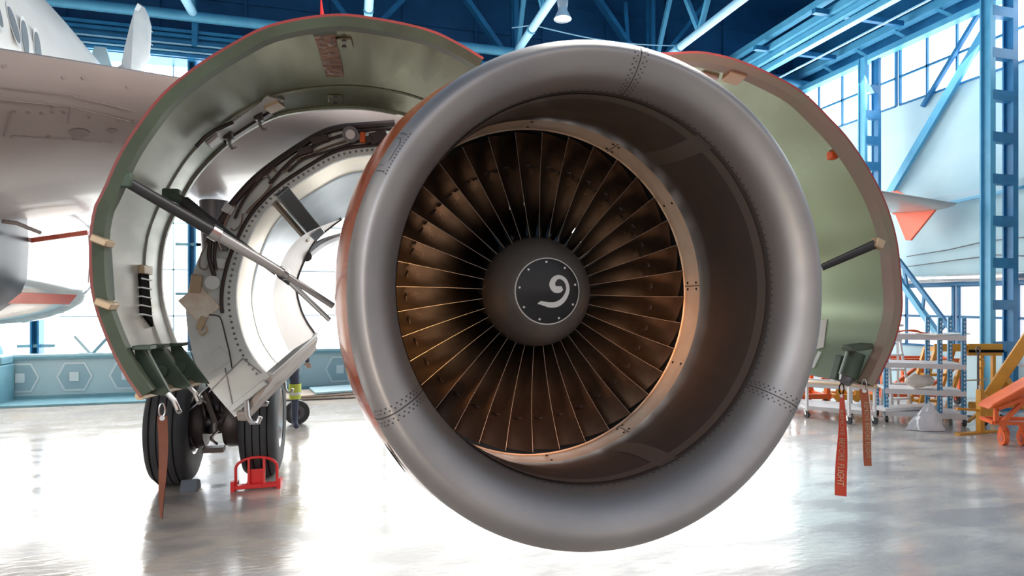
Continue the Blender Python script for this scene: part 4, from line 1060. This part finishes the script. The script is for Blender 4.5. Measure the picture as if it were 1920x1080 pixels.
# ================================================================== EQUIPMENT RIGHT
def caster(p, r=.055, mt='rubber', parent=None, fork='steel'):
    c = MB(); c.tube([p + V((-.018, 0, r)), p + V((.018, 0, r))], r, 18); w = c.build('caster', mt, parent)
    m = MB(); m.bar(p + V((-.025, 0, r)), p + V((-.025, .02, r * 2.4)), .008, .03); m.bar(p + V((.025, 0, r)), p + V((.025, .02, r * 2.4)), .008, .03); m.box(p + V((0, .02, r * 2.4)), (.06, .04, .012)); m.build('fork', fork, w, smooth=0)
    return w
# blue shelf rack
Lg, Rg, Bg = g(1662, 791), g(1808, 799), g(1705, 769)
ex = (Rg - Lg); W_ = ex.length; ex.normalize(); ey = V((-ex.y, ex.x, 0)); Dp = .55; 
t = thing('shelf_rack', 'blue slotted-angle rack with pale shelves and casters', 'shelf rack', Lg, atan2(ex.y, ex.x))
Hh = 1.50
for x, y in ((0, 0), (W_ * .70, 0), (W_, 0), (.0, Dp), (W_ * .70, Dp), (W_, Dp)):
    m = MB(); m.box((x, y, .10 + Hh / 2), (.055, .008, Hh)); m.box((x - .024, y + .024, .10 + Hh / 2), (.008, .055, Hh)); up = m.build('upright', 'rackblue', t, smooth=0)
    m = MB()
    for k in range(24): m.box((x + .004, y - .006, .16 + k * .06), (.016, .004, .030))
    m.build('slot_holes', 'rackpurple', up, smooth=0)
    caster(V((x, y, 0)), .05, 'rubber', t)
for z in (.16, .50, .90, 1.33):
    m = MB(); m.box((W_ / 2, Dp / 2, z), (W_ + .04, Dp, .02)); m.box((W_ / 2, -.012, z - .025), (W_ + .04, .012, .075)); m.box((W_ / 2, Dp, z - .025), (W_, .012, .07)); m.build('shelf', 'shelf', t, smooth=0)
RM = Matrix.Translation(Lg) @ Matrix.Rotation(atan2(ex.y, ex.x), 4, 'Z')
def blob(name, label, cat, c, r, sc, mt, seed):
    random.seed(seed); m = MB(); m.sphere((0, 0, 0), r, 20, sc)
    ph = [random.uniform(0, 6) for _ in range(4)]
    m.v = [(x * (1 + .14 * sin(9 * y / r * .4 + ph[0]) + .08 * sin(5 * x / r + ph[1])), y * (1 + .1 * sin(4 * x / r + ph[2])), z * (1 + .2 * sin(3 * x / r + ph[3]) + .08 * sin(7 * y / r))) for x, y, z in m.v]
    zmin = min(v[2] for v in m.v); o = m.build(name, mt, smooth=60); o.location = V(c) - V((0, 0, zmin)); return tag(o, label, cat)
blob('sack', 'cream cloth sack lying on the third shelf of the blue rack', 'sack', RM @ V((W_ * .5, Dp * .35, .511)), .13, (1.9, 1, .75), 'bag', 3)
random.seed(4); m = MB(); cpt = g(1742, 806) + V((0, .05, 0)); rings = []
for j in range(7):
    u = j / 6; rings.append([cpt + V((.30 * (1 - u) ** .8 * cos(a) * (1 + .22 * sin(5 * a + j) + .1 * random.uniform(-1, 1)) + .06 * u, .16 * (1 - u) ** .8 * sin(a) * (1 + .2 * sin(4 * a + j)), .38 * u + .005 + (.02 * random.random() if j else 0))) for a in [2 * pi * k / 22 for k in range(22)]])
m.loft(rings, True, True); tag(m.build('plastic_sheet', 'film', smooth=25), 'crumpled pale plastic sheet on the floor at the foot of the blue rack', 'plastic sheet')
m = MB()
for k in range(6): m.tube(catmull([RM @ V((.05 + .02 * k, .05 + .06 * k, 1.356)), RM @ V((.3 + .03 * k, .1 + .05 * k, 1.40)), RM @ V((.58, .05 + .07 * k, 1.357))], 12), .012, 6)
tag(m.build('cable_bundle', 'ora'), 'bundle of reddish cables on top of the blue rack', 'cables')
o = MB().box((0, 0, .012), (.75, .32, .02)).build('flat_panel', 'paper', bevel=.004); o.location = RM @ V((W_ * .80, Dp * .4, 1.3415)); o.rotation_euler = (0, 0, .1); tag(o, 'flat pale panel lying on the right half of the blue rack top', 'panel')
o = MB().box((0, 0, .03), (1.0, .25, .05)).build('white_beam', 'shelf', bevel=.005); o.location = RM @ V((W_ * .30, Dp * .4, .172)); tag(o, 'long white beam lying on the lowest rack shelf', 'beam')
# white trolley
A1, A2, A3 = g(1513, 783), g(1592, 795), g(1640, 795)
t = thing('tool_trolley', 'white tube trolley with casters below the right cowl', 'trolley', (0, 0, 0))
by = V((.30, .75, 0)); Zt = .95
for p in (A1, A2, A3, A1 + by, A3 + by):
    MB().bar(p + V((0, 0, .11)), p + V((0, 0, Zt)), .035, .035).build('post', 'shelf', t, smooth=0); caster(p, .05, 'rubber', t)
for z in (.16, .52):
    MB().bar(A1 + V((0, 0, z)), A3 + V((0, 0, z)), .04, .06).build('rail', 'shelf', t, smooth=0); MB().bar(A1 + by + V((0, 0, z)), A3 + by + V((0, 0, z)), .04, .04).build('rail', 'shelf', t, smooth=0)
    MB().bar(A1 + V((0, 0, z)), A1 + by + V((0, 0, z)), .04, .04).build('rail', 'shelf', t, smooth=0); MB().bar(A3 + V((0, 0, z)), A3 + by + V((0, 0, z)), .04, .04).build('rail', 'shelf', t, smooth=0)
MB().add([A1 + V((0, 0, .18)), A3 + V((0, 0, .18)), A3 + by + V((0, 0, .18)), A1 + by + V((0, 0, .18))], [(0, 1, 2, 3)]).build('deck', 'shelf', t, smooth=0)
# white step ladder behind
lb_ = g(1690, 775)
t = thing('step_ladder', 'white folding step ladder standing behind the blue rack', 'ladder', lb_)
for sx in (-.18, .22):
    MB().bar((sx, 0, 0), (sx * .6 - .08, .12, 1.45), .05, .03).build('rail', 'shelf', t, smooth=0); MB().bar((sx * .9 + .12, .34, 0), (sx * .6 - .04, .16, 1.42), .035, .025).build('back_leg', 'shelf', t, smooth=0)
for k in range(1, 6): z = .24 * k; MB().box((.02 - .08 * z / 1.45, .12 * z / 1.45, z), (.36 - .1 * z, .09, .03)).build('step', 'shelf', t, smooth=0)
MB().box((-.06, .14, 1.45), (.30, .2, .04)).build('top_step', 'shelf', t, smooth=0)
# orange cradle behind the rack
def frame_cart(name, label, cat, p0, p1, dpt, h, mt, wheels=True):
    t = thing(name, label, cat, p0, atan2((p1 - p0).y, (p1 - p0).x)); w = (p1 - p0).length
    for x in (0, w / 2, w):
        for y in (0, dpt): MB().bar((x, y, .10), (x, y, h), .06, .06).build('post', mt, t, smooth=0)
    for z in (.18, h):
        for y in (0, dpt): MB().box((w / 2, y, z), (w + .1, .07, .09)).build('rail', mt, t, smooth=0)
        for x in (0, w): MB().box((x, dpt / 2, z), (.06, dpt, .07)).build('cross_rail', mt, t, smooth=0)
    for x in (0, w / 2): MB().bar((x, 0, .2), (x + w / 2, 0, h - .05), .05, .05).build('diagonal', mt, t, smooth=0)
    if wheels:
        for x in (0.05, w - .05):
            for y in (0, dpt): caster(V((x, y, 0)), .07, 'rubber', t, mt)
    return t
a, b = g(1655, 758), g(1800, 758)
frame_cart('engine_cradle', 'large orange steel cradle standing behind the blue rack', 'cradle', a, b, .5, .78, 'ora')
t2 = frame_cart('transport_dolly', 'orange steel dolly standing left behind the white trolley', 'dolly', g(1440, 764), g(1552, 762), .5, .60, 'ora')
frame_cart('towing_frame', 'yellow orange frame standing between white trolley and orange cradle', 'frame', g(1572, 764), g(1640, 764), .4, .62, 'yel', False)
o = MB().sphere((0, 0, 0), .14, 16, (1, 1, 1.2)).build('green_drum', 'mint', smooth=60); o.location = g(1636, 764) + V((0, .05, .84)); tag(o, 'small mint green bundle on the yellow frame under the right cowl', 'bundle')
# yellow work platform
pA, pB = atD(1752, 655, 9.85), atD(1868, 655, 9.85)
t = thing('work_platform', 'yellow stepped work platform behind the blue rack', 'work platform', V((pA.x, pA.y, 0)), atan2((pB - pA).y, (pB - pA).x)); w = (pB - pA).length; hz = pA.z
m = MB(); m.box((w / 2, .12, hz), (w, .30, .06)); m.build('deck', 'yel', t, smooth=0)
m = MB(); m.box((w * .75, -.08, hz), (w * .55, .04, .19)); m.box((w * .22, -.04, hz + .03), (w * .5, .03, .12)); m.build('toe_board', 'yel', t, smooth=0)
m = MB(); m.box((w * .75, -.115, hz - .02), (w * .54, .03, .04)); m.build('bumper', 'black', t, smooth=0)
for x0, x1 in ((w * .02, -.35), (w * .5, .10), (w * .95, .95)):
    for y in (0, .25): MB().bar((x0, y, hz), (x0 + (x1 - x0 if x1 < .9 else 0) * .8, y, .02), .05, .05).build('leg', 'yel', t, smooth=0)
for k in range(1, 5): z = hz * k / 5; u = 1 - k / 5; MB().box((w * .26 - .40 * u, .13, z), (w * .40, .16, .04)).build('step', 'yel', t, smooth=0)
# hook post
hp = g(1834, 783)
t = thing('hook_post', 'slim post with ring top and cross bar beside the big column', 'post', hp)
MB().cyl((0, 0, 0), (0, 0, 1.02), .016, 8).build('pole', 'dsteel', t)
MB().tube([(.045 * cos(a), 0, 1.075 + .05 * sin(a)) for a in [2 * pi * k / 16 for k in range(17)]], .010, 6).build('ring', 'dsteel', t)
MB().bar((-.3, 0, .60), (.2, 0, .60), .02, .02).build('cross_bar', 'tan', t); MB().tube([(.0, 0, .93), (.10, 0, .92), (.11, 0, .82), (.05, 0, .78)], .02, 8).build('hook', 'yel', t)
MB().box((0, 0, .015), (.2, .2, .03)).build('base', 'dsteel', t)
# yellow jack post
jp = g(1838, 812)
t = thing('jack_post', 'bright yellow jack post on a flat foot right of the rack', 'jack', jp)
MB().box((0, 0, .31), (.075, .075, .60)).build('column', 'yel', t, bevel=.006); MB().cyl((0, 0, .60), (0, 0, .67), .02).build('pin', 'tan', t)
MB().box((-.05, 0, .012), (.75, .08, .024)).build('foot', 'yel', t, bevel=.004); MB().bar((-.3, .1, .34), (0, 0, .32), .03, .03).build('arm', 'yel', t); MB().bar((0, .0, .3), (.35, .45, .05), .03, .03).build('brace', 'yel', t)
# tail boom / tow bar yellow
q0, q1 = atD(1850, 748, 8.9), atD(1935, 622, 8.6)
t = thing('tow_boom', 'thick orange yellow boom slanting up at the right picture edge', 'boom', V((q0.x, q0.y, 0)))
off = V((q0.x, q0.y, 0)); a_, b_ = q0 - off, q1 - off
MB().bar(a_, b_, .14, .14).build('arm', 'yel', t, bevel=.01)
MB().bar(a_ + V((.0, 0, .08)), V((a_.x - .02, a_.y, .10)), .16, .14).build('foot', 'yel', t, bevel=.01)
MB().bar(a_.lerp(b_, .35), V((.55, -.1, .28)), .11, .10).build('brace', 'yel', t, bevel=.01)
MB().box((.25, .1, .30), (.75, .16, .10)).build('base_beam', 'yel', t, bevel=.01)
caster(V((0, .05, 0)), .06, 'rubber', t); caster(V((.55, .2, 0)), .06, 'rubber', t)
MB().bar(a_.lerp(b_, .55), a_.lerp(b_, .55) + V((.5, -.05, -.12)), .03, .05).build('strap', 'shelf', t, smooth=0)
# orange trolley foreground right
w1, w2 = g(1881, 834), g(1914, 828)
t = thing('orange_trolley', 'bright orange padded trolley on casters at the right picture edge', 'trolley', V((w1.x, w1.y, 0)), -R(30))
ez = (w2 - w1); ez = V((ez.x, ez.y, 0)); 
for p in (V((0, 0, 0)), V((.23, .04, 0)), V((.15, .32, 0)), V((.62, .32, 0))):
    c_ = MB(); c_.tube([p + V((-.025, 0, .095)), p + V((.025, 0, .095))], .095, 24); wv = c_.build('caster', 'ora', t); MB().tube([p + V((-.03, 0, .095)), p + V((.03, 0, .095))], .06, 18).build('hub', 'redpipe', wv)
    MB().tube([p + V((0, .01, .09)), p + V((0, .01, .27))], .035, 10).build('stem', 'ora', wv)
for a_, b_ in (((-.10, 0, .28), (.9, .0, .30)), ((-.10, .34, .28), (.9, .34, .30)), ((-.1, 0, .28), (-.1, .34, .28)), ((-.08, 0, .28), (-.08, 0, .47)), ((0, 0, .30), (.35, 0, .72)), ((-.08, 0, .45), (.9, 0, .95)), ((.45, 0, .3), (.75, 0, .85))):
    MB().bar(a_, b_, .045, .045).build('frame_bar', 'ora', t, smooth=0)
MB().prism([(-.16, .44), (-.10, .52), (.9, 1.22), (.9, .98)], .34, lambda u, v, d: V((u, d, v))).build('padded_top', 'ora', t, bevel=.03)

# ================================================================== LIGHT, WORLD, CAMERA
w = bpy.data.worlds.new('world'); bpy.context.scene.world = w; w.use_nodes = True
n = w.node_tree.nodes; l = w.node_tree.links; bg = n['Background']
tc = n.new('ShaderNodeTexCoord'); sx = n.new('ShaderNodeSeparateXYZ'); l.new(tc.outputs['Generated'], sx.inputs[0])
rp = n.new('ShaderNodeValToRGB'); mr = n.new('ShaderNodeMapRange'); mr.inputs[1].default_value = -1; mr.inputs[2].default_value = 1
l.new(sx.outputs[2], mr.inputs[0]); l.new(mr.outputs[0], rp.inputs[0])
cr = rp.color_ramp; cr.elements[0].position = .0; cr.elements[0].color = (.20, .18, .17, 1); cr.elements[1].position = 1; cr.elements[1].color = (.55, .68, .85, 1)
for pos, c in ((.47, (.30, .27, .25)), (.52, (.92, .83, .78)), (.60, (.85, .80, .80)), (.75, (.62, .66, .74))):
    e = cr.elements.new(pos); e.color = (*c, 1)
l.new(rp.outputs[0], bg.inputs[0]); bg.inputs[1].default_value = .75

def area(name, loc, target, size, energy, col, sy=None):
    li = bpy.data.lights.new(name, 'AREA'); li.energy = energy; li.color = col; li.size = size
    if sy: li.shape = 'RECTANGLE'; li.size_y = sy
    o = bpy.data.objects.new(name, li); COL.objects.link(o); o.location = loc
    o.rotation_euler = (V(target) - V(loc)).to_track_quat('-Z', 'Y').to_euler(); return o
area('far_window_light', (-5, 13.3, 3.6), (-2, 4, 0), 7, 330, (1, .93, .84), 5)
area('right_window_light', (11.3, 9, 6.7), (3, 5, 1), 8, 260, (.85, .95, 1), 1.2)
area('roof_blue_light', (3, 8, 9.2), (3, 9, 6), 6, 60, (.5, .8, 1))
def spot(name, loc, target, energy, col, ang, rad):
    li = bpy.data.lights.new(name, 'SPOT'); li.energy = energy; li.color = col; li.spot_size = R(ang); li.spot_blend = .5; li.shadow_soft_size = rad
    o = bpy.data.objects.new(name, li); COL.objects.link(o); o.location = loc
    o.rotation_euler = (V(target) - V(loc)).to_track_quat('-Z', 'Y').to_euler()
spot('fan_glint_fill_left', (1.5, -.6, 1.4), (.30, 3.1, 1.75), 1000, (1, .58, .22), 11, .14)  # added unseen spot, makes gold glints on the left blades
spot('fan_glint_fill_right', (.2, -.4, 2.3), (1.66, 3.1, 1.70), 420, (1, .48, .20), 11, .14)  # added unseen spot, orange glow for the right blades
spot('fan_glint_fill_low', (1.0, -.4, 2.6), (1.0, 3.1, 1.2), 340, (1, .56, .36), 12, .2)  # added unseen spot, warms the bottom blades
area('lip_fill_left', (-5.5, -2.5, 3.6), (.6, 2.2, 1.9), 2.2, 95, (.88, .94, 1), 2.6)  # added cool fill for a highlight on the left of the lip
area('lip_fill_low', (-3.2, -2.2, .7), (.6, 2.2, 1.5), 1.2, 45, (1, .84, .66), .8)  # added warm fill for the lower left lip, no real source
area('left_cowl_fill', (1.7, 3.0, 4.4), (-1.8, 3.5, 1.4), 1.4, 150, (1, .97, .92))  # added fill to brighten the inside of the left cowl door

cam = bpy.data.cameras.new('camera'); co = bpy.data.objects.new('camera', cam); COL.objects.link(co)
co.location = CAM; co.rotation_euler = (pi / 2, 0, -A); cam.sensor_width = 36; cam.lens = F / 1920 * 36; cam.shift_y = (HZ - 540) / 1920
cam.clip_start = .05; cam.clip_end = 200
sc = bpy.context.scene; sc.camera = co
sc.view_settings.view_transform = 'Standard'; sc.view_settings.look = 'None'; sc.view_settings.exposure = .2
